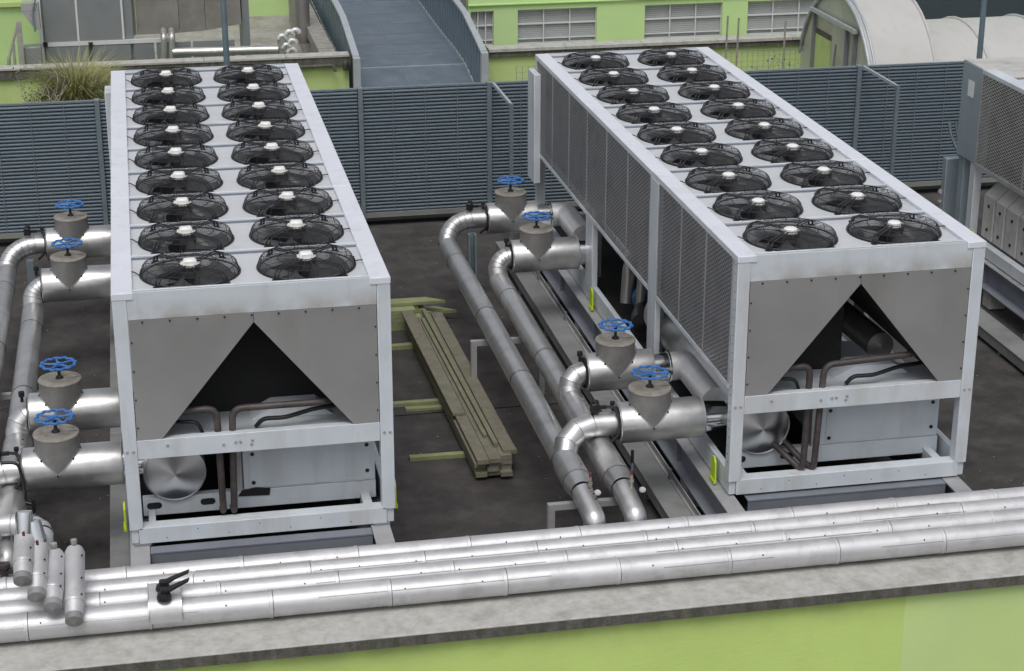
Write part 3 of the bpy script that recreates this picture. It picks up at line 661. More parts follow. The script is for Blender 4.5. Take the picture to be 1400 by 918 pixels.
# ================================================================== chilled water pipes
ZP = .5
wheel_me = None
def wheel_mesh():
    b = MB(); N = 72; R = .150
    b.tube([((R + .010 * math.cos(12 * 2 * PI * k / N)) * math.cos(2 * PI * k / N), (R + .010 * math.cos(12 * 2 * PI * k / N)) * math.sin(2 * PI * k / N), 0) for k in range(N)], .0125, 8, closed=True)
    b.lathe([(.001, -.02), (.026, -.02), (.026, .012), (.001, .014)], n=12)
    for k in range(5):
        a = 2 * PI * k / 5 + .3; c, s = math.cos(a), math.sin(a); b.tube([(.02 * c, .02 * s, -.004), (.146 * c, .146 * s, 0)], [.011, .009], 6)
    return b.mesh('handwheel', M['blue'])
def valve(par, x, y, z=ZP, zc=.825):
    b = MB(); b.lathe([(.188, .002), (.19, zc - z)], (x, y, z), (0, 0, 1), 40); v = b.build('valve_jacket', 'valvecap', par)
    b = MB(); b.lathe([(.001, .006), (.192, 0), (.195, -.004), (.195, -.014), (.19, -.016)], (x, y, zc), (0, 0, 1), 40); b.build('jacket_lid', 'lid', v)
    b = MB(); b.box(x + .01, y - .004, zc + .004, x + .188, y + .004, zc + .008); b.build('lid_seam', 'valvecap', v)
    b = MB(); b.lathe([(.04, .004), (.03, .02), (.014, .035), (.014, .128), (.02, .13), (.02, .138), (.001, .14)], (x, y, zc), (0, 0, 1), 12); b.build('stem', 'dark', v)
    global wheel_me
    if wheel_me is None: wheel_me = wheel_mesh()
    put('handwheel', wheel_me, v, Vector((x, y, zc + .142)) - wloc(v), random.uniform(0, 1.2), None)
    # bright saddle edge where the two equal cylinders meet
    r = .193; pts = []
    for k in range(-14, 15):
        q = k / 14 * PI / 2
        pts.append((x + r * math.sin(q), y - r * math.cos(q), z + r * abs(math.sin(q))))
    b = MB(); b.tube(pts, .0045, 6); b.build('saddle_edge', 'jacket', v)
    b = MB()
    for q in (-1.35, -.75, -.02, .75, 1.35): b.lathe([(.009, 0), (.009, .01), (.001, .012)], (x + r * math.sin(q), y - r * math.cos(q) - .002, z + r * abs(math.sin(q))), (math.sin(q), -math.cos(q), 0), 6)
    b.build('rivets', 'black', v)
    return v
def gores(par, c, R, a0, a1, r, n, ux=(1, 0, 0), uy=(0, 1, 0), m='jacket'):
    """lobster-back elbow: n cylinder slices with a raised joint at each"""
    pts = arc(c, R, a0, a1, n, ux, uy)
    for k in range(n):
        b = MB(); b.tube([pts[k], pts[k + 1]], r, 28, caps=False)
        # mitre both ends so that slices close up
        d0 = (pts[k + 1] - pts[k]).normalized()
        nv = len(b.v); half = 28
        for e, p, nb in ((0, pts[k], pts[k - 1] if k else None), (1, pts[k + 1], pts[k + 2] if k < n - 1 else None)):
            if nb is None: pl = d0
            else: pl = (d0 + (pts[k] - nb if e == 0 else nb - pts[k + 1]).normalized()).normalized()
            for j in range(half):
                q = Vector(b.v[e * half + j]); t_ = (p - q).dot(pl) / d0.dot(pl); b.v[e * half + j] = tuple(q + d0 * t_)
        b.build('elbow_gore', m, par)
    b = MB()
    for k in range(n + 1):
        if k == 0: d = pts[1] - pts[0]
        elif k == n: d = pts[n] - pts[n - 1]
        else: d = (pts[k + 1] - pts[k]).normalized() + (pts[k] - pts[k - 1]).normalized()
        x_, y_ = frame(d); kk = 1 / math.cos((a1 - a0) / n / 2) if 0 < k < n else 1
        b.tube([pts[k] + x_ * (r + .001) * math.cos(2 * PI * j / 28) * 1.0 + y_ * (r + .001) * math.sin(2 * PI * j / 28) for j in range(28)], .003, 4, closed=True)
    b.build('joint_bead', 'valvecap', par)
    # rivets on the inner throat side, top
    b = MB()
    for k in range(n):
        p = (pts[k] + pts[k + 1]) / 2; inn = (Vector(c) - p).normalized(); q = p + inn * r * .55 + Vector((0, 0, r * .84))
        b.lathe([(.008, 0), (.008, .01), (.001, .012)], q, (0, 0, 1), 6)
    b.build('rivets', 'black', par)
def pipe_sections(par, x, y0, y1, z0, z1, r, seams, m='jacket'):
    """straight run along y cut into jacket sections"""
    ys = [y0] + [s for s in seams if min(y0, y1) < s < max(y0, y1)] + [y1]
    for a, c in zip(ys[:-1], ys[1:]):
        za = z0 + (z1 - z0) * (a - y0) / (y1 - y0); zc = z0 + (z1 - z0) * (c - y0) / (y1 - y0)
        d = Vector((0, c - a, zc - za)); Lg = d.length
        b = MB(); b.lathe([(r, 0), (r, Lg - .03), (r + .004, Lg - .028), (r + .004, Lg)], (x, a, za), d, 32); b.build('pipe_jacket', m, par)
def branch(par, xr, xl, y, xm, n, Re, rp=.110, kit=True, zc=.825, hubx=None):
    """valve branch: wide body from xr (machine side) to xl, small pipe, elbow towards -y ending at main x = xm"""
    b = MB(); b.lathe([(.150, -.0), (.187, .0), (.188, .004), (.188, xr - xl - .004), (.187, xr - xl), (.14, xr - xl)], (xl, y, ZP), (1, 0, 0), 44); b.build('valve_body_jacket', 'jacket', par)
    for xx in (xl + .006, xr - .006):
        b = MB(); b.tube([(xx, y + .19 * math.cos(2 * PI * k / 40), ZP + .19 * math.sin(2 * PI * k / 40)) for k in range(40)], .005, 5, closed=True); b.build('rim_band', 'jacket', par)
    valve(par, hubx if hubx is not None else xl + .30, y, zc=zc)
    b = MB(); b.lathe([(.15, 0), (.145, .01)], (xl - .012, y, ZP), (1, 0, 0), 36, cap=True); b.build('gasket', 'dark', par)
    xe = xm + Re
    if xl - xe > .03:
        b = MB(); b.lathe([(rp, 0), (rp, xl - xe)], (xe, y, ZP), (1, 0, 0), 32); b.build('pipe_jacket', 'jacket', par)
    tl = math.asin(min(.95, .23 / (Re if Re > .25 else Re * 1.5)))
    gores(par, (xe, y - Re * math.cos(tl), ZP - Re * math.sin(tl)), Re, PI / 2, PI, rp, n, uy=(0, math.cos(tl), math.sin(tl)))
    if Re <= .25:
        b = MB(); b.tube([(xm, y - Re * math.cos(tl) + .005, ZP - Re * math.sin(tl) + .01), (xm, y - Re * math.cos(tl) - .12, ZP - .23)], rp, 28); b.build('offset_jacket', 'jacket', par)
    return y - Re
def sensor(par, x, y, sy=-1, tall=False):
    b = MB(); b.lathe([(.018, 0), (.018, .04), (.03, .045), (.032, .10), (.026, .115), (.001, .12)], (x, y, ZP + .12), (0, 0, 1), 12); b.bbox(x - .045, y - .035, ZP + .125, x + .03, y + .035, ZP + .21, .006); b.box(x + .03, y - .015, ZP + .15, x + .10, y + .015, ZP + .18); b.build('sensor_head', 'black', par)
    b = MB(); b.tube(bend([(x + .10, y, ZP + .165), (x + .17, y - .03, ZP + .17), (x + .2, y - .13, ZP + .08), (x + .19, y - .145, ZP - .06), (x + .10, y - .12, ZP - .14)], .06, 5), .015, 8); b.build('conduit', 'black', par)
    b = MB(); b.lathe([(.012, 0), (.012, .05), (.022, .055), (.022, .085), (.001, .09)], (x + .16, y + .02, ZP + .12), (0, 0, 1), 10); b.build('air_vent', 'dark', par)

def run(dx, which, label, side_shift=0.):
    """which 'outer': first and fourth valve; 'inner': second and third"""
    if which == 'outer':
        xm, bl = (3.835 if dx == 0 else 3.90), ((7.05, .33, 6), (.60, .30, 3))
    else:
        xm, bl = (4.195 if dx == 0 else 4.25), ((5.53, .165, 6), (1.86, .165, 3))
    X = lambda v: v + dx
    t = thing('chilled_water_pipe', (X(xm), 2.5, FLOOR), label, 'pipe', 'chilled water pipework')
    xl = 4.36
    for i, (y, Re, n) in enumerate(bl):
        near = i == 1
        if which == 'outer' and not near: xr = 4.98
        elif which == 'outer': xr = 5.15
        elif not near: xr = 5.14
        else: xr = 5.02
        if dx: xr = 5.20
        ye = branch(t, X(xr), X(xl if which == 'inner' or near else xl), y, X(xm), n, Re)
        if (which == 'outer'): sensor(t, X(4.16), y)
        else:
            b = MB(); b.lathe([(.015, 0), (.015, .05), (.028, .055), (.028, .10), (.001, .11)], (X(xl - .05), y, ZP + .12), (0, 0, 1), 10); b.build('air_vent', 'dark', t)
        if i == 0: far = ye
        # connection to the machine
        if xr < 5.1:
            b = MB(); b.lathe([(.14, 0), (.14, .16), (.155, .165), (.155, .18)], (X(xr), y, ZP), (1, 0, 0), 32); b.build('flange_pipe', 'shiny', t)
            b = MB(); b.tube(bend([(X(xr + .17), y, ZP), (X(xr + .37), y, ZP), (X(xr + .37), y - .95, ZP)], .2, 9), .140, 32); b.build('connection_elbow', 'frontjacket', t)
        else:
            b = MB(); b.lathe([(.145, 0), (.14, .10), (.13, .22)], (X(xr), y, ZP), (1, 0, 0), 32); b.build('flange_pipe', 'shiny', t)
    yb, Reb = bl[1][0], bl[1][1]; yj = yb - Reb
    zf = .27
    pipe_sections(t, X(xm), far + .02, yj + .02, zf, zf, .116, [far - 1.9 * k - .6 for k in range(0, 4)])
    # thicker collar below the near elbow, cone, then the last length diving under the front pipes
    TL = .40 if which == 'outer' else 1.78
    ye = yj - TL
    b = MB(); b.lathe([(.112, -.02), (.130, .0), (.130, TL - .03), (.134, TL - .028), (.134, TL)], (X(xm), yj, zf), (0, -1, 0), 34); b.build('tee_jacket', 'jacket', t)
    b = MB(); b.lathe([(.130, 0), (.098, .17), (.102, .175), (.102, .19)], (X(xm), ye, zf), (0, -1, 0), 34); b.build('reducer_jacket', 'jacket', t)
    yf = -1.02
    last = [(X(xm), ye - .17, zf), (X(xm) + .035, -.59, .15), (X(xm) + .035, -.615, -.45)] if dx == 0 else [(X(xm), ye - .17, zf), (X(xm), ye - .40, zf - .06), (X(xm), ye - .42, -.5)]
    b = MB(); b.tube(bend(last, .03, 3), .096, 30); b.build('pipe_jacket', 'jacket', t)
    # scattered screws on the upper shoulder
    random.seed(3 if which == 'outer' else 4); b = MB()
    for k in range(14):
        yy = yj + .5 - k * .11; rr = .130 if ye < yy < yj else .117
        if yy < ye: rr = .10
        a = .55 + random.uniform(-.25, .35); b.lathe([(.009, 0), (.009, .008), (.001, .01)], (X(xm) + rr * math.sin(a) * .6, yy, zf + rr * .86), (.2, 0, 1), 6)
    b.build('rivets', 'black', t)
    # drain and gauge near the end
    yg = -.36 if which == 'outer' else -.38
    b = MB(); b.tube([(X(xm) + .05, yg, zf + .02), (X(xm) + .05, yg, zf + .17)], .012, 8); b.lathe([(.02, 0), (.02, .03)], (X(xm) + .05, yg, zf + .10), (0, 0, 1), 8); b.build('gauge_stem', 'lid', t)
    b = MB(); b.bbox(X(xm) + .038, yg - .008, zf + .17, X(xm) + .062, yg + .01, zf + .215, .004); b.build('red_tap', 'red', t).name = 'tap_handle'
    b = MB(); b.lathe([(.001, 0), (.028, .0), (.03, .012), (.026, .018), (.001, .016)], (X(xm) + (.09 if which == 'outer' else .12), yg - .10, zf + .06), (0, -.5, 1), 20); b.build('gauge', 'beam', t)
    return t, X(xm)
random.seed(21)
run(0, 'outer', 'outer clad water pipe left of the right-of-centre chiller, carrying its farthest and nearest blue-wheel valves')
run(0, 'inner', 'inner clad water pipe left of the right-of-centre chiller, carrying its two middle blue-wheel valves')
run(-BX, 'outer', 'outer clad water pipe at the left edge, carrying the left chiller\'s farthest and nearest valves')
run(-BX, 'inner', 'inner clad water pipe left of the left chiller, carrying its two middle blue-wheel valves')

# stands under the water pipes
def stand(x0, x1, y, z, label):
    b = MB(); b.box(x0, y, FLOOR, x0 + .06, y + .06, z); b.box(x1 - .06, y, FLOOR, x1, y + .06, z); b.box(x0, y, z + .0005, x1, y + .06, z + .055)
    tag(b.build('pipe_stand', 'beam', smooth=False), label, 'pipe stand', 'stands under the water pipes')
b = MB(); b.box(4.10, 6.83, FLOOR, 4.125, 6.93, .37); b.box(4.175, 6.83, FLOOR, 4.20, 6.93, .37); b.box(4.125, 6.915, FLOOR, 4.175, 6.93, .37)
tag(b.build('pipe_stand', 'fencepost', smooth=False), 'tall steel channel post under the elbow of the farthest valve', 'pipe stand', 'stands under the water pipes')
stand(3.60, 4.40, 3.85, .08, 'portal stand under the two water pipes beside the timber stack')
stand(3.55, 4.34, -.22, .08, 'pale portal stand under the near ends of the two water pipes')
b = MB(); b.box(-1.10, 6.83, FLOOR, -1.02, 6.93, .37)
tag(b.build('pipe_stand', 'fencepost', smooth=False), 'steel post under the farthest valve of the left chiller', 'pipe stand', 'stands under the water pipes')
stand(-1.62, -.78, 3.3, .08, 'stand under the two water pipes left of the left chiller')
# thin blue drain rods
for x, lab in ((4.44, 'thin blue-grey drain rod hanging below the nearest valve of the right-of-centre chiller'), (4.44 - BX, 'thin blue-grey drain rod below the nearest valve of the left chiller')):
    t = thing('drain_rod', (x, .33, FLOOR), lab, 'rod')
    b = MB(); b.tube([(x, .33, FLOOR), (x, .33, .22)], .011, 8); b.build('rod', 'pole', t)
    b = MB(); b.tube([(x, .33, .22), (x, .33, .34)], .015, 8); b.build('grip', 'black', t)
b = MB(); b.tube(bend([(-1.02, .42, .66), (-.88, .40, .66), (-.84, .38, .35), (-.88, .36, .15), (-1.02, .36, .05), (-1.05, .36, .22), (-.93, .36, .33), (-.80, .33, .3)], .1, 6), .014, 10)
tag(b.build('cable_loop', 'black'), 'black cable looping down beside the nearest left valve', 'cable')
b = MB(); b.tube([(-1.42, 3.4, .2), (-1.42, 3.4, .72)], .035, 12); b.lathe([(.045, 0), (.045, .1)], (-1.42, 3.4, .55), (0, 0, 1), 12)
tag(b.build('small_pipe', 'frontjacket'), 'short pale upright pipe between the two left water pipes', 'pipe')

# ================================================================== bottom-left insulated fittings
def strainer(x, ytop, ztop, ybot, zbot, r, label, bucket=False, stem=True):
    a = Vector((x + .02, ytop, ztop)); c = Vector((x, ybot, zbot)); d = (a - c); Lg = d.length; dn = d.normalized()
    t = thing('insulated_strainer', c, label, 'pipe fitting', 'clad fittings over the pipes')
    b = MB(); b.lathe([(r * 1.0, .16), (r * 1.03, .165), (r * 1.03, .19), (r, .2), (r, Lg - .05), (r * .8, Lg - .012), (r * .4, Lg), (.001, Lg + .003)], c, dn, 28); b.build('jacket', 'frontjacket', t)
    b = MB(); b.lathe([(r * .86, .055), (r * .97, .16)], c, dn, 28); b.build('lower_jacket', 'frontjacket', t)
    b = MB(); b.lathe([(.001, -.03), (r * .5, -.012), (r * .86, .0), (r * .88, .055)], c, dn, 28); b.build('end_cap', 'tray', t)
    if bucket:
        u = Vector((-.18 if bucket == 2 else .06, .25, .95)).normalized(); o = a - dn * .08 + Vector((0, -.02, .0))
        b = MB(); b.lathe([(r * .95, 0), (r * .88, .16), (r * .80, .19), (.001, .2)], o, u, 24); b.build('bucket_cap', 'shiny', t)
        b = MB(); b.bbox(o.x - .010, o.y - r - .006, o.z + .02, o.x + .012, o.y - r + .002, o.z + .07, .002); b.build('tag', 'red', t)
        b = MB(); b.bbox(o.x - .01, o.y - r - .03, o.z - .05, o.x + .01, o.y - r - .005, o.z + .015, .002); b.build('clip', 'lid', t)
    if stem:
        b = MB(); b.lathe([(.014, -.02), (.014, .05), (.026, .052), (.026, .085), (.012, .09), (.001, .095)], a - dn * .04 + Vector((0, 0, r * .3)), (0, 0, 1), 12); b.build('stem', 'lid', t)
    b = MB()
    for k in (0, 1.3, 3.1): p = c + d * (.3 + .17 * k); b.lathe([(.008, 0), (.008, .008), (.001, .01)], p + Vector((r * .72, -r * .35, r * .62)), (.6, -.3, .7), 6)
    b.build('rivets', 'black', t)
strainer(-.785, -.98, .72, -1.47, .50, .076, 'leftmost clad fitting at bottom left with an upright shiny bucket cap', 1, False)
strainer(-.69, -.98, .64, -1.50, .37, .078, 'second clad fitting at bottom left with a tilted shiny bucket cap', 2, False)
strainer(-.575, -1.02, .50, -1.55, .295, .078, 'third clad fitting at bottom left, short and round topped with a lime rim')
strainer(-.425, -.98, .50, -1.60, .19, .078, 'rightmost and longest clad fitting at bottom left, round topped')
t = thing('insulated_pipe', (-.8, -.5, .2), 'fat clad pipe turning a rounded corner behind the bottom-left fittings', 'pipe')
b = MB(); b.tube([(-3.5, -.36, .45), (-.91, -.36, .45)], .088, 26); b.build('jacket_section', 'frontjacket', t)
gores(t, (-.91, -.60, .45), .24, PI / 2, 0, .088, 4, m='frontjacket')
b = MB(); b.tube([(-.67, -.60, .45), (-.67, -1.02, .36), (-.67, -1.1, .1)], .088, 26); b.build('jacket_section', 'frontjacket', t)
b = MB(); b.tube([(-3.5, -.60, .40), (-1.01, -.60, .40)], .07, 22)
tag(b.build('insulated_pipe', 'frontjacket'), 'short clad pipe end just below the fat cornering pipe at left edge', 'pipe')
t = thing('concrete_pad', (-1.25, -.9, FLOOR), 'pale stained concrete pad with a rusty valve at the far left edge', 'concrete block')
b = MB(); b.bbox(-2.2, -.68, FLOOR, -.80, -.28, .10, .01); b.build('block', 'concrete', t, False)
b = MB(); b.lathe([(.03, 0), (.03, .09), (.05, .1), (.05, .13), (.001, .14)], (-.99, -.6, .10), (0, 0, 1), 12); b.box(-1.06, -.62, .14, -.92, -.58, .18); b.build('rusty_valve', 'brown', t)

# ================================================================== timber
def plank(x0, y0, x1, y1, z, w_, h, m, label, grp, rz=0):
    a, c = Vector((x0, y0, z)), Vector((x1, y1, z)); d = (c - a); n = Vector((-d.y, d.x, 0)).normalized() * w_ / 2
    b = MB(); b.prism([a - n, a + n, c + n, c - n], (0, 0, h)); return tag(b.build('timber_plank', m, smooth=False), label, 'plank', grp)
random.seed(9)
GB = 'green treated planks on the roof'
# bearers under the long stack
zb = FLOOR + .012
plank(2.72, 2.44, 3.80, 2.42, zb, .075, .04, 'woodg', 'nearest green bearer batten under the long timber stack', GB)
plank(2.30, 3.86, 3.30, 3.85, zb, .075, .04, 'woodg', 'green bearer batten with a grey end in the middle of the timber stack', GB)
plank(2.86, 3.71, 3.25, 3.70, zb, .075, .03, 'woodg', 'short pale green offcut just in front of the middle bearer batten', GB)
plank(2.40, 5.52, 3.30, 5.56, zb, .085, .05, 'woodg', 'farther green bearer batten left of the timber stack', GB)
# long stack: columns of boards, 4 m long, on the bearers
zc0 = zb + .042; G2 = 'weathered planks of the long stack'
cols = [(3.255, 3.335, 0), (3.38, 3.46, 0), (3.49, 3.57, 0)]
for ci, xc in enumerate((3.315, 3.44, 3.565)):
    for k in range(4):
        jx = random.uniform(-.012, .012); jy = random.uniform(-.05, .05)
        wd = .115
        plank(xc + jx - .06, 5.95 + jy, xc + jx + .02, 1.82 + jy, zc0 + k * .05, wd, .046, 'batten' if (ci == 0 and k < 3) else 'wood', 'weathered plank in the long stack on the dark roof', G2)
zt_ = zc0 + .2
plank(3.22, 6.06, 3.30, 2.9, zt_, .13, .03, 'wood', 'broad topmost plank at the left of the long timber stack, shorter than the rest', 'top planks of the long stack')
plank(3.42, 6.05, 3.52, 2.05, zt_, .045, .045, 'batten', 'narrow greenish batten lying on top of the long timber stack', 'top planks of the long stack')
plank(3.37, 5.8, 3.46, 2.3, zt_, .04, .03, 'batten', 'second narrow batten on the long timber stack beside the broad top plank', 'top planks of the long stack')
plank(3.555, 5.95, 3.63, 1.9, zt_ - .004, .13, .03, 'wood', 'broad grey plank on the right of the long timber stack', 'top planks of the long stack')
# pile behind, crosswise
for k in range(5):
    for j in range(2):
        plank(1.6 + random.uniform(-.05, .05), 6.20 + .17 * j, 3.35 + random.uniform(-.1, .1) + .12 * j, 6.22 + .17 * j, zb + k * .05, .15, .046, 'woodg', 'green treated plank in the crosswise pile behind the long stack', 'crosswise green planks')
for (yy, z_, xe, lab) in ((6.36, zb + .252, 3.72, 'long pointed green plank on top of the crosswise pile'), (6.42, zb + .10, 3.86, 'lower pointed green plank sticking out of the crosswise pile')):
    b = MB(); b.prism([(1.5, yy - .09, z_), (xe, yy - .06, z_), (xe - .22, yy + .11, z_), (1.5, yy + .09, z_)], (0, 0, .035)); tag(b.build('timber_plank', 'woodg', smooth=False), lab, 'plank')

# ================================================================== louvre fence
FY = 10.4; FT = 1.41; FB = -.36
PX = [-5.44, -3.71, -1.98, -.247, 1.498, 3.243, 5.02, 6.80, 8.58, 10.38, 12.15, 13.9, 15.6]
t = thing('louvre_fence', (5, FY, FLOOR), 'tall slate-blue fence of horizontal louvre slats across the back of the roof', 'fence')
NS = 35; sp = (FT - FB - .05) / NS
def slat_mesh(Ls):
    b = MB(); h = sp
    b.prism([(0, 0, h * .10), (0, -.028, h * .02), (0, -.036, h * .12), (0, -.036, h * .40), (0, -.010, h * .84), (0, .008, h * .92), (0, .014, h * .86)], (Ls, 0, 0)); return b.mesh('slat', M['fence'], False)
sm = {}
for a, c in zip(PX[:-1], PX[1:]):
    Ls = round(c - a - .07, 2)
    if Ls not in sm: sm[Ls] = slat_mesh(Ls)
    if -2 < a < 12:
        for k in range(NS): put('slat', sm[Ls], t, Vector((a + .035, FY + .01, FB + .02 + k * sp)) - wloc(t), rot=(random.uniform(-.012, .012), random.uniform(-.0006, .0006), 0))
    else:
        b = MB(); h = sp
        for k in range(NS): b.prism([(a + .035, FY + .01 + q[0], FB + .02 + k * sp + h * q[1]) for q in ((0, .1), (-.036, .12), (-.036, .4), (.008, .92))], (Ls, 0, 0))
        tag(b.build('slat_rows', 'fence', t, False), kind='stuff')
    b = MB(); b.box(a + .03, FY + .035, FB, c - .03, FY + .045, FT - .02); b.build('backing_sheet', 'dark', t, False)
    b = MB()
    for q in range(1, 4): xx = a + (c - a) * q / 4; b.box(xx - .004, FY - .034, FB, xx + .004, FY - .026, FT - .02)
    b.build('tie_strip', 'web', t, False)
    b = MB(); b.box(a + .035, FY - .02, FT - .028, c - .035, FY + .03, FT - .004); b.build('top_rail', 'fencepost', t, False)
    b = MB(); b.box(a + .035, FY - .05, FB - .05, c - .035, FY + .03, FB + .01); b.build('bottom_rail', 'tray', t, False)
for x in PX:
    b = MB(); b.bbox(x - .033, FY - .065, FLOOR, x + .033, FY + .035, FT + .012, .004); b.build('post', 'fencepost', t, False)
for x in (5.02, 10.38):
    b = MB(); b.box(x + .036, 9.12, FT - .03, x + .07, FY - .066, FT + .01); b.build('brace_rail', 'rail', t, False)
    b = MB(); b.box(x + .03, 9.06, FLOOR, x + .078, 9.118, FT + .01); b.build('brace_post', 'fencepost', t, False)
b = MB(); b.box(-6, 10.47, -1.2, 16, 10.62, -.50); tag(b.build('roof_kerb', 'dark', smooth=False), 'dark kerb strip behind the foot of the louvre fence', 'kerb')

# ================================================================== background
YB = 20.0
zcl = at(240, 84, 'y', YB).z; xr = at(478, 72, 'y', YB).x
t = thing('parapet_wall', (0, YB + .1, -4.4), 'pale green parapet with stained coping behind the fence, left of the footbridge', 'wall')
b = MB(); b.box(-9, YB + .05, -4.4, xr - .02, YB + .45, zcl - .05); b.build('wall', 'palegreen', t, False)
b = MB(); b.box(-9, YB - .02, zcl - .21, xr, YB + .1, zcl - .04); b.build('stained_edge', 'edge', t, False)
x = -9
while x < xr - .1:
    e = min(x + 1.5, xr); b = MB(); b.bbox(x, YB - .04, zcl - .04, e - .006, YB + .26, zcl, .006); b.build('coping_slab', 'concrete', t, False); x += 1.5
b = MB(); b.tube(bend([(xr - 1.6, YB - .08, zcl - .20), (xr - .32, YB - .08, zcl - .18), (xr - .28, YB - .1, zcl - .3)], .05, 4), .03, 8)
tag(b.build('drain_pipe', 'edge'), 'dark pipe running under the left coping and bending down beside the bridge', 'pipe')
b = MB(); b.lathe([(.05, 0), (.06, .1), (.03, .17), (.001, .2)], at(473, 96, 'y', YB - .05), (0, 0, 1), 8); tag(b.build('wall_lamp', 'brown'), 'small rusty lamp on the green parapet beside the footbridge', 'lamp')
zcr = at(880, 57, 'y', YB).z - .02; xl_ = at(668, 68, 'y', YB).x
t = thing('parapet_wall', (10, YB + .1, -4.4), 'pale green parapet with stained coping behind the fence, right of the footbridge', 'wall')
b = MB(); b.box(xl_, YB + .05, -4.4, 24, YB + .45, zcr - .15); b.build('wall', 'palegreen', t, False)
b = MB(); b.box(xl_, YB - .02, zcr - .16, 24, YB + .1, zcr - .06); b.build('stained_edge', 'edge', t, False)
x = xl_
while x < 23:
    b = MB(); b.bbox(x, YB - .05, zcr - .06, x + 1.494, YB + .3, zcr, .006); b.build('coping_slab', 'concrete', t, False); x += 1.5
# roof behind the left parapet
b = MB(); b.box(-9, YB + .46, -4.3, xr - .1, 40, -1.35); tag(b.build('lower_roof', 'stone', smooth=False), kind='structure')
b = MB(); b.box(xl_ + .1, YB + .46, -4.3, 24, 22.9, -1.35); tag(b.build('lower_roof', 'stone', smooth=False), kind='structure')

# green building with windows, right
YW = 23.0
t = thing('green_building', (12, YW, -4.4), 'bright green building with a row of blind-covered windows behind the roof', 'building')
wins = [(648, 675, 16, 62), (708, 816, 12, 59), (882, 988, 6.5, 52.5), (1023, 1130, 1, 48)]
zt, zb_ = at(760, 12, 'y', YW).z, at(760, 60, 'y', YW).z
ws = []
for (u0, u1, v0, v1) in wins:
    ws.append((at(u0, v0, 'y', YW).x, at(u1, v0, 'y', YW).x))
ws[0] = (7.0, ws[0][1]); ws.append((ws[3][1] + .6, ws[3][1] + 2.3))
xs = [6.95] + [q for w_ in ws for q in w_] + [24]
b = MB(); b.box(xs[0], YW, zt, 24, YW + .3, 2.5); b.box(xs[0], YW, -4.4, 24, YW + .3, zb_)
for i in range(0, len(xs), 2): b.box(xs[i], YW, zb_, xs[i + 1], YW + .3, zt)
b.build('wall', 'bgreen', t, False)
b = MB(); b.box(xs[0], YW - .05, zt + .12, 24, YW, zt + .14); b.build('facade_ledge', 'bgreen', t, False)
for (xa, xb) in ws:
    b = MB(); b.box(xa, YW + .16, zb_, xb, YW + .18, zt); wn = b.build('window', 'glass', t, False)
    n = 18; b = MB()
    for k in range(n):
        z = zb_ + (zt - zb_) * (k + .15) / n; b.box(xa + .01, YW + .12, z, xb - .01, YW + .145, z + (zt - zb_) / n * .88)
    b.build('blind', 'blind', wn, False)
    b = MB(); b.box(xa, YW + .07, zb_, xb, YW + .11, zb_ + .03); b.box(xa, YW + .07, zt - .03, xb, YW + .11, zt)
    for q in (0, 1 / 3, 2 / 3, 1): xx = xa + (xb - xa) * q; b.box(xx - .012, YW + .065, zb_, xx + .012, YW + .115, zt)
    b.box(xa, YW + .068, (zb_ + zt) / 2 + .04, xb, YW + .112, (zb_ + zt) / 2 + .07); b.box(xa, YW + .068, zb_ + .1, xb, YW + .112, zb_ + .12)
    b.build('frame', 'winframe', wn, False)
    b = MB(); b.box(xa - .03, YW - .03, zb_ - .03, xb + .03, YW + .06, zb_); b.build('sill', 'concrete', wn, False)

# footbridge: ramp rising from behind the fence, then nearly level
t = thing('footbridge', (5.4, 20, -1.6), 'grey metal footbridge with curved solid railings leading away behind the fence', 'bridge')
DK = [(16, -1.75), (19.7, -1.15), (21.5, -.82), (22.4, -.77), (25, -.755), (28, -.68), (40, -.6)]
def deckz(y):
    for (ya, za), (yb_, zb2) in zip(DK[:-1], DK[1:]):
        if y <= yb_: return za + (zb2 - za) * (y - ya) / (yb_ - ya)
    return -.6
XR0, XL0 = 6.62, 4.27
def off(y): return 0.0
nseg = [17.2, 18.4, 19.6, 20.6, 21.6, 22.6, 23.6, 24.6, 25.6, 26.6, 28, 30, 32, 34]
for y0_, y1_ in zip(nseg[:-1], nseg[1:]):
    b = MB(); b.prism([(XL0, y0_ + .01, deckz(y0_)), (XR0, y0_ + .01, deckz(y0_)), (XR0, y1_ - .01, deckz(y1_)), (XL0, y1_ - .01, deckz(y1_))], (0, 0, -.06)); b.build('deck_plate', 'bridge', t, False)
b = MB(); b.box(XL0, 21.585, deckz(21.6) + .001, XR0, 21.615, deckz(21.6) + .02); b.build('deck_joint', 'rail', t, False)
for yj_ in nseg[2:-1]:
    if abs(yj_ - 21.6) > .1:
        b = MB(); b.box(XL0, yj_ - .012, deckz(yj_) - .01, XR0, yj_ + .012, deckz(yj_) + .006); b.build('plate_seam', 'deckseam', t, False)
for y0_, y1_ in zip(nseg[:-1], nseg[1:]):
    for xs2 in (5.40,): b = MB(); b.prism([(xs2 - .01, y0_ + .02, deckz(y0_) - .01), (xs2 + .01, y0_ + .02, deckz(y0_) - .01), (xs2 + .01, y1_ - .02, deckz(y1_) - .01), (xs2 - .01, y1_ - .02, deckz(y1_) - .01)], (0, 0, .014)); b.build('plate_seam', 'deckseam', t, False)
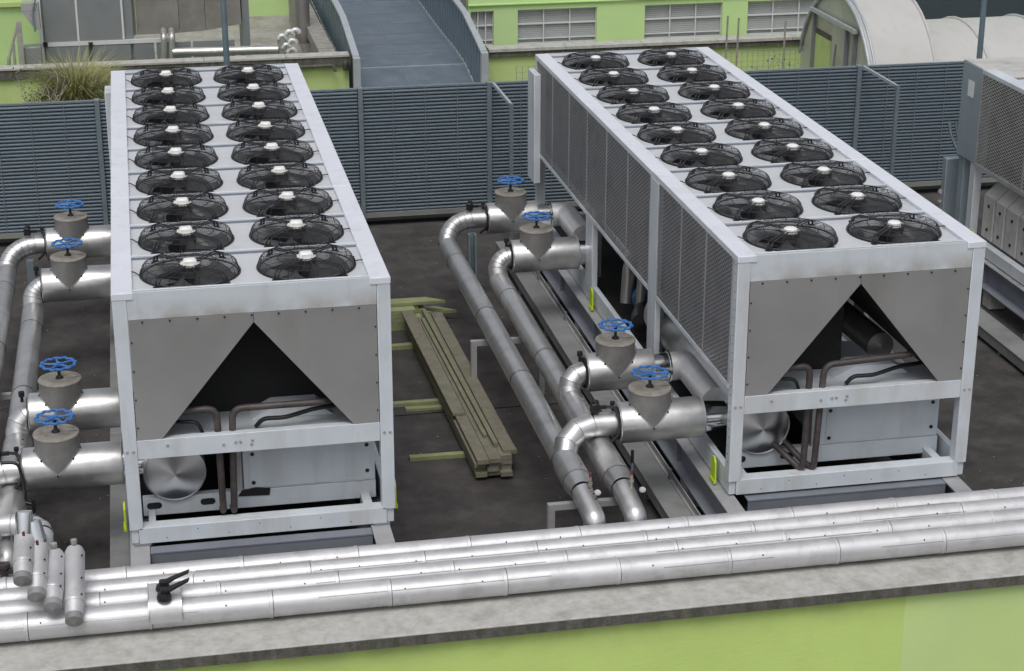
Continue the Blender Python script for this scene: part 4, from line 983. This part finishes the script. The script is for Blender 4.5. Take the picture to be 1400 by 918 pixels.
for xx, nm in ((XL0 - .02, 'l'), (XR0 + .02, 'r')):
    yy = [19.6, 20.6, 21.6, 22.6, 23.6, 24.6, 25.6, 26.6, 28, 30, 32, 34]
    for y0_, y1_ in zip(yy[:-1], yy[1:]):
        b = MB(); b.prism([(xx - .06, y0_, deckz(y0_) + 1.0), (xx + .06, y0_, deckz(y0_) + 1.0), (xx + .06, y1_, deckz(y1_) + 1.0), (xx - .06, y1_, deckz(y1_) + 1.0)], (0, 0, .05)); b.build('handrail', 'rail', t, False)
        b = MB(); b.prism([(xx - .01, y0_, deckz(y0_) + .06), (xx - .01, y1_, deckz(y1_) + .06), (xx - .01, y1_, deckz(y1_) + .995), (xx - .01, y0_, deckz(y0_) + .995)], (.006, 0, 0)); b.build('side_panel', 'fencepost', t, False)
        b = MB(); b.prism([(xx - .03, y0_, deckz(y0_) + .0), (xx + .03, y0_, deckz(y0_)), (xx + .03, y1_, deckz(y1_)), (xx - .03, y1_, deckz(y1_))], (0, 0, .055)); b.build('kick_rail', 'rail', t, False)
        n = 3
        for q in range(n):
            yq = y0_ + (y1_ - y0_) * q / n; b = MB(); b.box(xx - .025, yq - .02, deckz(yq), xx + .025, yq + .02, deckz(yq) + .995); b.build('baluster', 'pole', t, False)
    b = MB(); b.bbox(xx - .065, 19.45, -1.8, xx + .065, 19.6, deckz(19.6) + 1.03, .004); b.build('end_post', 'rail', t, False)
# block wall along the bridge (left)
t = thing('block_wall', (4.0, 24, -1.35), 'low grey wall of pale blocks running beside the footbridge', 'wall')
xq = XL0 - .30
for k in range(14):
    y = 20.5 + k * .62; b = MB(); b.bbox(xq - .22, y, -.62, xq + .1, y + .60, -.42 + .01 * (k % 3), .008); b.build('cap_block', 'stone', t, False)
b = MB(); b.box(xq - .16, 20.5, -1.34, xq + .06, 29.2, -.62); b.build('wall_body', 'stone', t, False)

# rooftop machinery behind the left parapet
def boxpx(u0, v0, u1, v1, y, depth):
    p, q = at(u0, v0, 'y', y), at(u1, v1, 'y', y); return p.x, q.x, min(p.z, q.z), max(p.z, q.z)
t = thing('air_handling_unit', (-.6, 21.4, -1.35), 'grey panelled air handling unit behind the left parapet', 'air unit')
x0, x1, z0, z1 = boxpx(60, 62, 170, 0, 21.4, 1)
z1 += 1.2; n = 0
for (ua, ub) in ((60, 104), (107, 166)):
    xa, xb = at(ua, 30, 'y', 21.4).x, at(ub, 30, 'y', 21.4).x; b = MB(); b.bbox(xa, 21.4, z0 + .05, xb, 21.44, z1, .004); b.build('panel', 'acpanel', t, False)
b = MB(); b.box(x0 - .02, 21.441, -1.35, x1 + .12, 23.4, z1 - .005); b.build('casing', 'acpanel', t, False)
b = MB(); b.box(x0 - .04, 21.37, z0 - .03, x1 + .9, 21.43, z0 + .045); b.build('base_frame', 'winframe', t, False)
for u_ in (105.5, 167.5): xf = at(u_, 30, 'y', 21.4).x; b = MB(); b.box(xf - .02, 21.39, z0 + .05, xf + .02, 21.40, z1); b.build('panel_frame', 'winframe', t, False)
b = MB(); b.box(x0 - .06, 21.36, -1.35, x0, 21.43, z1); b.build('corner_frame', 'winframe', t, False)
for (ua, ub) in ((64, 122), (127, 180), (184, 212), (215, 262), (265, 322)):
    xa, xb = at(ua, 80, 'y', 21.38).x, at(ub, 80, 'y', 21.38).x; b = MB(); b.box(xa, 21.38, -1.34, xb, 21.42, z0 - .04); b.build('lower_panel', 'acpanel', t, False)
b = MB()
for u in (62, 124): p = at(u, 62, 'y', 21.34); b.box(p.x - .04, 21.33, p.z - .03, p.x + .04, 21.37, p.z + .05)
b.build('corner_block', 'dark', t, False)
t = thing('steel_tank', (2.6, 21.9, -1.35), 'big dull metal duct with a sagging lower edge behind the left chiller', 'duct')
pa, pb = at(168, 0, 'y', 21.6), at(330, 0, 'y', 21.6)
xs_ = [at(u, 30, 'y', 21.6).x for u in (170, 186, 245, 281, 330)]; zz_ = [at(u, v, 'y', 21.6).z for u, v in ((170, 52), (186, 48), (245, 45), (281, 42), (330, 33))]
for k in range(4):
    b = MB(); b.prism([(xs_[k] + .004, 21.6, zz_[k]), (xs_[k + 1] - .004, 21.6, zz_[k + 1]), (xs_[k + 1] - .004, 21.6, 1.6), (xs_[k] + .004, 21.6, 1.6)], (0, .9, 0)); b.build('duct_panel', 'duct', t, False)
b = MB(); b.box(xs_[0] - .05, 21.62, -.95, xs_[4] + .3, 22.6, -.75); b.build('plinth', 'stone', t, False)
b = MB()
for x in (xs_[0], xs_[2], xs_[4]): b.box(x, 21.7, -1.35, x + .08, 21.78, -.75)
b.build('leg', 'beam', t, False)
b = MB(); b.box(xs_[4] + .02, 21.7, -.8, xs_[4] + .16, 22.8, 1.2); b.build('side_duct', 'acpanel', t, False)
t = thing('clad_pipe', (2.5, 20.9, -1.0), 'shiny horizontal clad pipe with two risers behind the left parapet', 'pipe')
yq = 21.0; p0, p1 = at(236, 72, 'y', yq), at(380, 68, 'y', yq)
b = MB(); b.tube([p0, p1], .085, 18); b.build('pipe_jacket', 'jacket', t)
for u in (224, 235):
    q0, q1 = at(u, 49, 'y', yq), at(u, 90, 'y', yq); b = MB(); b.tube(bend([q0 + Vector((0, .4, .02)), q0, q1], .08, 4), .06, 14); b.build('riser', 'jacket', t)
q = at(385, 50, 'y', yq); b = MB(); b.tube([q, q - Vector((0, 0, .5))], .085, 16); b.build('riser', 'jacket', t)
for (u, v) in ((386, 54), (396, 48), (404, 46), (392, 66), (400, 60), (399, 72)):
    q = at(u, v, 'y', yq - .05); b = MB(); b.tube(arc(q, .07, 0, PI, 5, (1, 0, 0), (0, 0, 1)), .05, 12); b.build('elbow', 'frontjacket', t)
b = MB(); q = at(372, 10, 'y', 24); b.tube([q + Vector((.6, 0, 1.4)), q + Vector((.6, 0, -.75))], .16, 18); tag(b.build('vent_pipe', 'duct'), 'thick grey upright pipe left of the block wall', 'pipe')
b = MB(); b.box(-9, 30.2, -1.4, XL0 - .3, 30.5, 3); tag(b.build('green_wall', 'bgreen', smooth=False), 'green wall closing the yard behind the rooftop machinery', 'wall')
# wall cabinet and stand, far left
YC = 20.9
t = thing('wall_cabinet', at(42, 30, 'y', YC), 'small pale cabinet with side knockouts near the top left corner', 'cabinet')
p, q = at(28, 4, 'y', YC), at(55, 41, 'y', YC)
b = MB(); b.prism([(p.x, YC, p.z - .16), (q.x, YC, p.z - .16), (q.x, YC, q.z), (p.x + .22, YC, q.z)], (0, .3, 0)); b.build('body', 'beam', t, False)
b = MB(); b.box(p.x, YC + .0, p.z - .155, q.x, YC + .3, p.z - .02); b.build('lid', 'beam', t, False)
b = MB(); b.tube(bend([at(48, 0, 'y', YC - .03), at(44, 17, 'y', YC - .03), at(48, 44, 'y', YC - .03)], .1, 4), .018, 8); b.build('cable', 'fencepost', t)
b = MB(); b.box(-9, 21.9, -1.4, x0 - .07, 22.2, 3); tag(b.build('green_wall', 'bgreen', smooth=False), 'bright green wall at the top left corner behind the cabinet', 'wall')
b = MB(); b.box(-9, 21.82, at(0, 10, 'y', 21.85).z, x0 - .1, 21.9, at(0, 4, 'y', 21.85).z); tag(b.build('wall_band', 'palegreen', smooth=False), 'lighter band running along the top-left green wall', 'wall band')
b = MB(); q0, q1 = at(25, 30, 'y', YC - .1), at(29, 92, 'y', YC - .1); b.box(q0.x - .05, YC - .12, q1.z, q0.x + .05, YC - .06, q0.z); b.tube([q0, at(12, 80, 'y', YC - .1)], .025, 8); b.tube([at(18, 60, 'y', YC - .1), at(21, 92, 'y', YC - .1)], .025, 8); b.tube([at(12, 78, 'y', YC - .1), at(12, 92, 'y', YC - .1)], .035, 8)
tag(b.build('strut_frame', 'stone', smooth=False), 'grey A-shaped strut frame below the wall cabinet', 'frame')
b = MB(); p, q = at(32, 66, 'y', YC - .05), at(58, 92, 'y', YC - .05); b.bbox(p.x, YC - .05, q.z, q.x, YC + .3, p.z, .006); tag(b.build('junction_box', 'acpanel'), 'squat grey box on the parapet left of the panelled air unit', 'box')
# lamp poles
for (u, v0, v1, lab) in ((308, -120, 100, 'tapered blue-grey lamp pole behind the far end of the left chiller'), (1342, -120, 90, 'blue-grey lamp pole behind the right-edge chiller')):
    yy = 12.2; a = at(u + (3 if u < 700 else -4), v1, 'y', yy); b = MB(); b.tube([(a.x, yy, -1.3), (a.x, yy, a.z), (a.x - (.02 if u < 700 else -.0), yy, a.z + 3.2)], [.055, .046, .034], 14)
    tag(b.build('lamp_pole', 'pole'), lab, 'pole')

# greenhouse: arched gable and tunnel, with a second tunnel running right
def ell(cy, hw, z0, z1, n=20): return [(cy - hw * math.cos(PI * k / n), z0 + (z1 - z0) * math.sin(PI * k / n)) for k in range(n + 1)]
def film(b, prof, xa, xb, sag=0., n=4):
    vs = []; m = len(prof)
    for j in range(n + 1):
        k = 1 - sag * (1 - (2 * j / n - 1) ** 2); vs += [(xa + (xb - xa) * j / n, y, -1.25 + (z + 1.25) * k) for y, z in prof]
    N = len(vs); F = [(j * m + i, j * m + i + 1, (j + 1) * m + i + 1, (j + 1) * m + i) for j in range(n) for i in range(m - 1)]
    b.add(vs + [(x_, y_, z_ - .012) for x_, y_, z_ in vs], F + [tuple(N + q for q in f[::-1]) for f in F])
XG = 13.0; E1 = ell(18.15, 2.02, -1.15, .97)
t = thing('greenhouse_tunnel', (XG + .6, 18.15, -1.25), 'arched pale polytunnel greenhouse with a glazed gable door at the top right', 'greenhouse')
for xa, xb in ((XG, XG + .62), (XG + .62, XG + 1.24)):
    b = MB(); film(b, E1, xa, xb, .004); b.build('film_panel', 'poly', t)
for x, m in ((XG, 'rail'), (XG + .1, 'rail'), (XG + 1.24, 'poly')):
    b = MB(); b.tube([(x, y, z + .012) for y, z in E1], .035 if x == XG else .025, 8); b.build('hoop', m, t)
b = MB(); b.prism([(XG + .05, y, z) for y, z in E1], (.008, 0, 0)); b.build('gable_film', 'gablefilm', t, False)
for y, zt2 in ((19.33, .42), (17.62, .40), (17.22, .46)):
    b = MB(); b.box(XG - .03, y - .03, -1.2, XG + .03, y + .03, zt2); b.build('gable_post', 'web', t, False)
b = MB(); b.box(XG - .07, 17.1, .43, XG + .0, 19.42, .50); b.build('lintel', 'rail', t, False)
b = MB(); b.box(XG + .03, 18.5, .02, XG + .048, 19.3, .12); b.build('door_bar', 'edge', t, False)
b = MB(); b.box(XG + .03, 18.5, -1.2, XG + .047, 19.3, .018); b.build('green_pane', 'palegreen', t, False)
b = MB(); b.tube([(XG - .05, 18.2, -1.2), (XG - .03, 18.05, .05)], .02, 6); b.build('leaning_stick', 'web', t)
XS = XG + 1.26; E2 = ell(18.3, 1.85, -1.2, .36)
t = thing('greenhouse_tunnel', (XS + 4, 18.3, -1.25), 'long pale film-covered tunnel running right behind the fence and lamp pole', 'greenhouse')
for k in range(8):
    b = MB(); film(b, E2, XS + 1.25 * k, XS + 1.25 * (k + 1) - .003, .004); b.build('film_panel', 'poly', t)
    b = MB(); b.tube([(XS + 1.25 * k, y, z + .01) for y, z in E2], .03, 8); b.build('hoop', 'rail' if k == 2 else 'poly', t)
b = MB(); b.tube([at(1290, 29, 'y', 18.7), at(1345, 36, 'y', 18.7), at(1420, 36, 'y', 18.7)], .02, 8); tag(b.build('sagging_cable', 'web'), 'thin dark cable along the top of the long film tunnel', 'cable')
t = thing('slate_roofed_shed', (18, 22, -4.4), 'dark slate-coloured roof plane behind the greenhouse at the top right corner', 'building')
b = MB(); xa = at(1214, 10, 'y', 21.9).x - .1; b.prism([(xa, 21.9, -.9), (26, 21.9, -.9), (26, 25.5, 2.3), (xa - .2, 25.5, 2.3)], (0, 0, .05)); b.build('roof', 'slate', t, False)
b = MB(); b.box(xa + .2, 22.1, -4.4, 25.8, 22.9, -.95); b.build('wall', 'stone', t, False)

# vegetation between fence and parapets
def tuft(cx, cy, z0, h, n, spread, m, label, name, cat):
    b = MB(); random.seed(int(cx * 100) + n)
    for k in range(n):
        a = random.uniform(0, 2 * PI); s = spread * random.random() ** .6; hh = h * random.uniform(.55, 1); lean = random.uniform(.6, 1.25)
        p0 = Vector((cx + .18 * math.cos(a) * random.random(), cy + .18 * math.sin(a), z0)); pts = []
        for j in range(5):
            t_ = j / 4; pts.append(p0 + Vector((math.cos(a) * s * t_ ** 1.6, math.sin(a) * s * t_ ** 1.6, hh * (t_ - .42 * lean * t_ ** 3))))
        wd = random.uniform(.010, .020); sd_ = Vector((-math.sin(a + .4), math.cos(a + .4), 0)) * wd; vs = []
        for j, p in enumerate(pts): q = 1 - j / 4.3; vs += [p - sd_ * q, p + sd_ * q]
        b.add(vs, [(2 * j, 2 * j + 1, 2 * j + 3, 2 * j + 2) for j in range(4)])
    return tag(b.build(name, m, smooth=False, loc=(cx, cy, z0)), label, cat)
gp = at(102, 110, 'y', 18.6)
tuft(gp.x, 18.6, -1.25, at(102, 84, 'y', 18.6).z + 1.25 + .75, 2600, 1.0, 'strawg', 'tall tuft of dry straw-coloured grass in front of the left green parapet', 'grass_tuft', 'grass')
tuft(gp.x + .95, 18.9, -1.25, 1.15 + gp.z * .3, 350, .5, 'strawg', 'smaller straw-coloured grass tuft right of the tall one', 'grass_tuft', 'grass')
def shrub(name, label, base, h, nb, nl, leafm, spread=.5, cat='shrub'):
    t = thing(name, base, label, cat); random.seed(int(abs(base[0]) * 77) + nb); tips = []
    b = MB()
    for k in range(nb):
        a = random.uniform(0, 2 * PI); p = Vector(base); d = Vector((math.cos(a) * spread * .5, math.sin(a) * spread * .5, 1)); r = .016; pts = [p.copy()]
        for j in range(5):
            p = p + d.normalized() * h / 5 * random.uniform(.8, 1.15); d += Vector((random.uniform(-.35, .35), random.uniform(-.3, .3), 0)); pts.append(p.copy())
            if j > 0:
                e = p + Vector((random.uniform(-.3, .3), random.uniform(-.2, .2), random.uniform(.1, .35))); b.tube([p, (p + e) / 2 + Vector((.03, 0, .02)), e], [.007, .005, .003], 4); tips += [e, (p + e) / 2]
        b.tube(pts, [r * (1 - .15 * j) for j in range(6)], 5); tips += pts[2:]
    b.build('branches', 'twig', t)
    if nl:
        b = MB()
        for k in range(nl):
            c = random.choice(tips) + Vector([random.gauss(0, .07) for _ in range(3)]); u = Vector([random.gauss(0, 1) for _ in range(3)]).normalized(); v_ = u.cross(Vector((.3, .2, 1))).normalized(); s = random.uniform(.018, .04)
            b.add([c - u * s, c + v_ * s * .5, c + u * s, c - v_ * s * .5], [(0, 1, 2, 3)])
        tag(b.build('foliage', leafm, t, False), kind='stuff')
    return t
q = at(14, 120, 'y', 16.0); shrub('bare_shrub', 'leafless pale shrub with curving twigs at the left edge behind the fence', (q.x, 16.0, -1.25), 1.9, 5, 60, 'leafg', .6)
q = at(38, 120, 'y', 17.0); shrub('bare_shrub', 'second leafless shrub between the left edge and the grass tuft', (q.x, 17.0, -1.25), 1.6, 4, 120, 'leafg', .5)
q = at(72, 120, 'y', 18.2); shrub('leafy_shrub', 'dark green leafy shrub at the left foot of the tall grass tuft', (q.x, 18.2, -1.25), .85, 8, 1500, 'leafg', .8)
q = at(1074, 80, 'y', 15.5); shrub('leafy_shrub', 'small dark leafy plant beside the greenhouse gable behind the fence', (q.x, 15.5, -1.25), at(1074, 76, 'y', 15.5).z + 1.0, 5, 260, 'leafg', .35)
# wire garden fence with poles
def wirefence(u0, u1, v0, v1, y, label):
    a, c = at(u0, v0, 'y', y), at(u1, v0, 'y', y); zt2 = a.z; zb4 = -1.2; b = MB(); x = a.x
    while x < c.x: b.tube([(x, y, zb4), (x, y, zt2)], .0035, 4, caps=False); x += .10
    z = zt2
    while z > zt2 - 1.0: b.tube([(a.x, y, z), (c.x, y, z)], .0035, 4, caps=False); z -= .10
    t_ = tag(b.build('wire_fence', 'fencepost'), label, 'fence'); return t_
wirefence(978, 1100, 71, 90, 17.2, 'thin wire mesh garden fence left of the greenhouse')
wirefence(706, 734, 91, 108, 15.0, 'scrap of wire mesh fence behind the far corner of the right-of-centre chiller')
for (u, v0, lab) in ((993, 22, 'thin garden stake, leftmost of the three before the green building'), (1008, 25, 'thin garden stake, middle of the three before the green building'), (1072, 29, 'thin garden stake beside the leafy plant near the greenhouse')):
    p = at(u, v0, 'y', 16.8); b = MB(); b.tube([(p.x, 16.8, -1.25), (p.x + .03, 16.8, p.z)], .018, 8); tag(b.build('garden_stake', 'twig'), lab, 'stake', 'garden stakes')
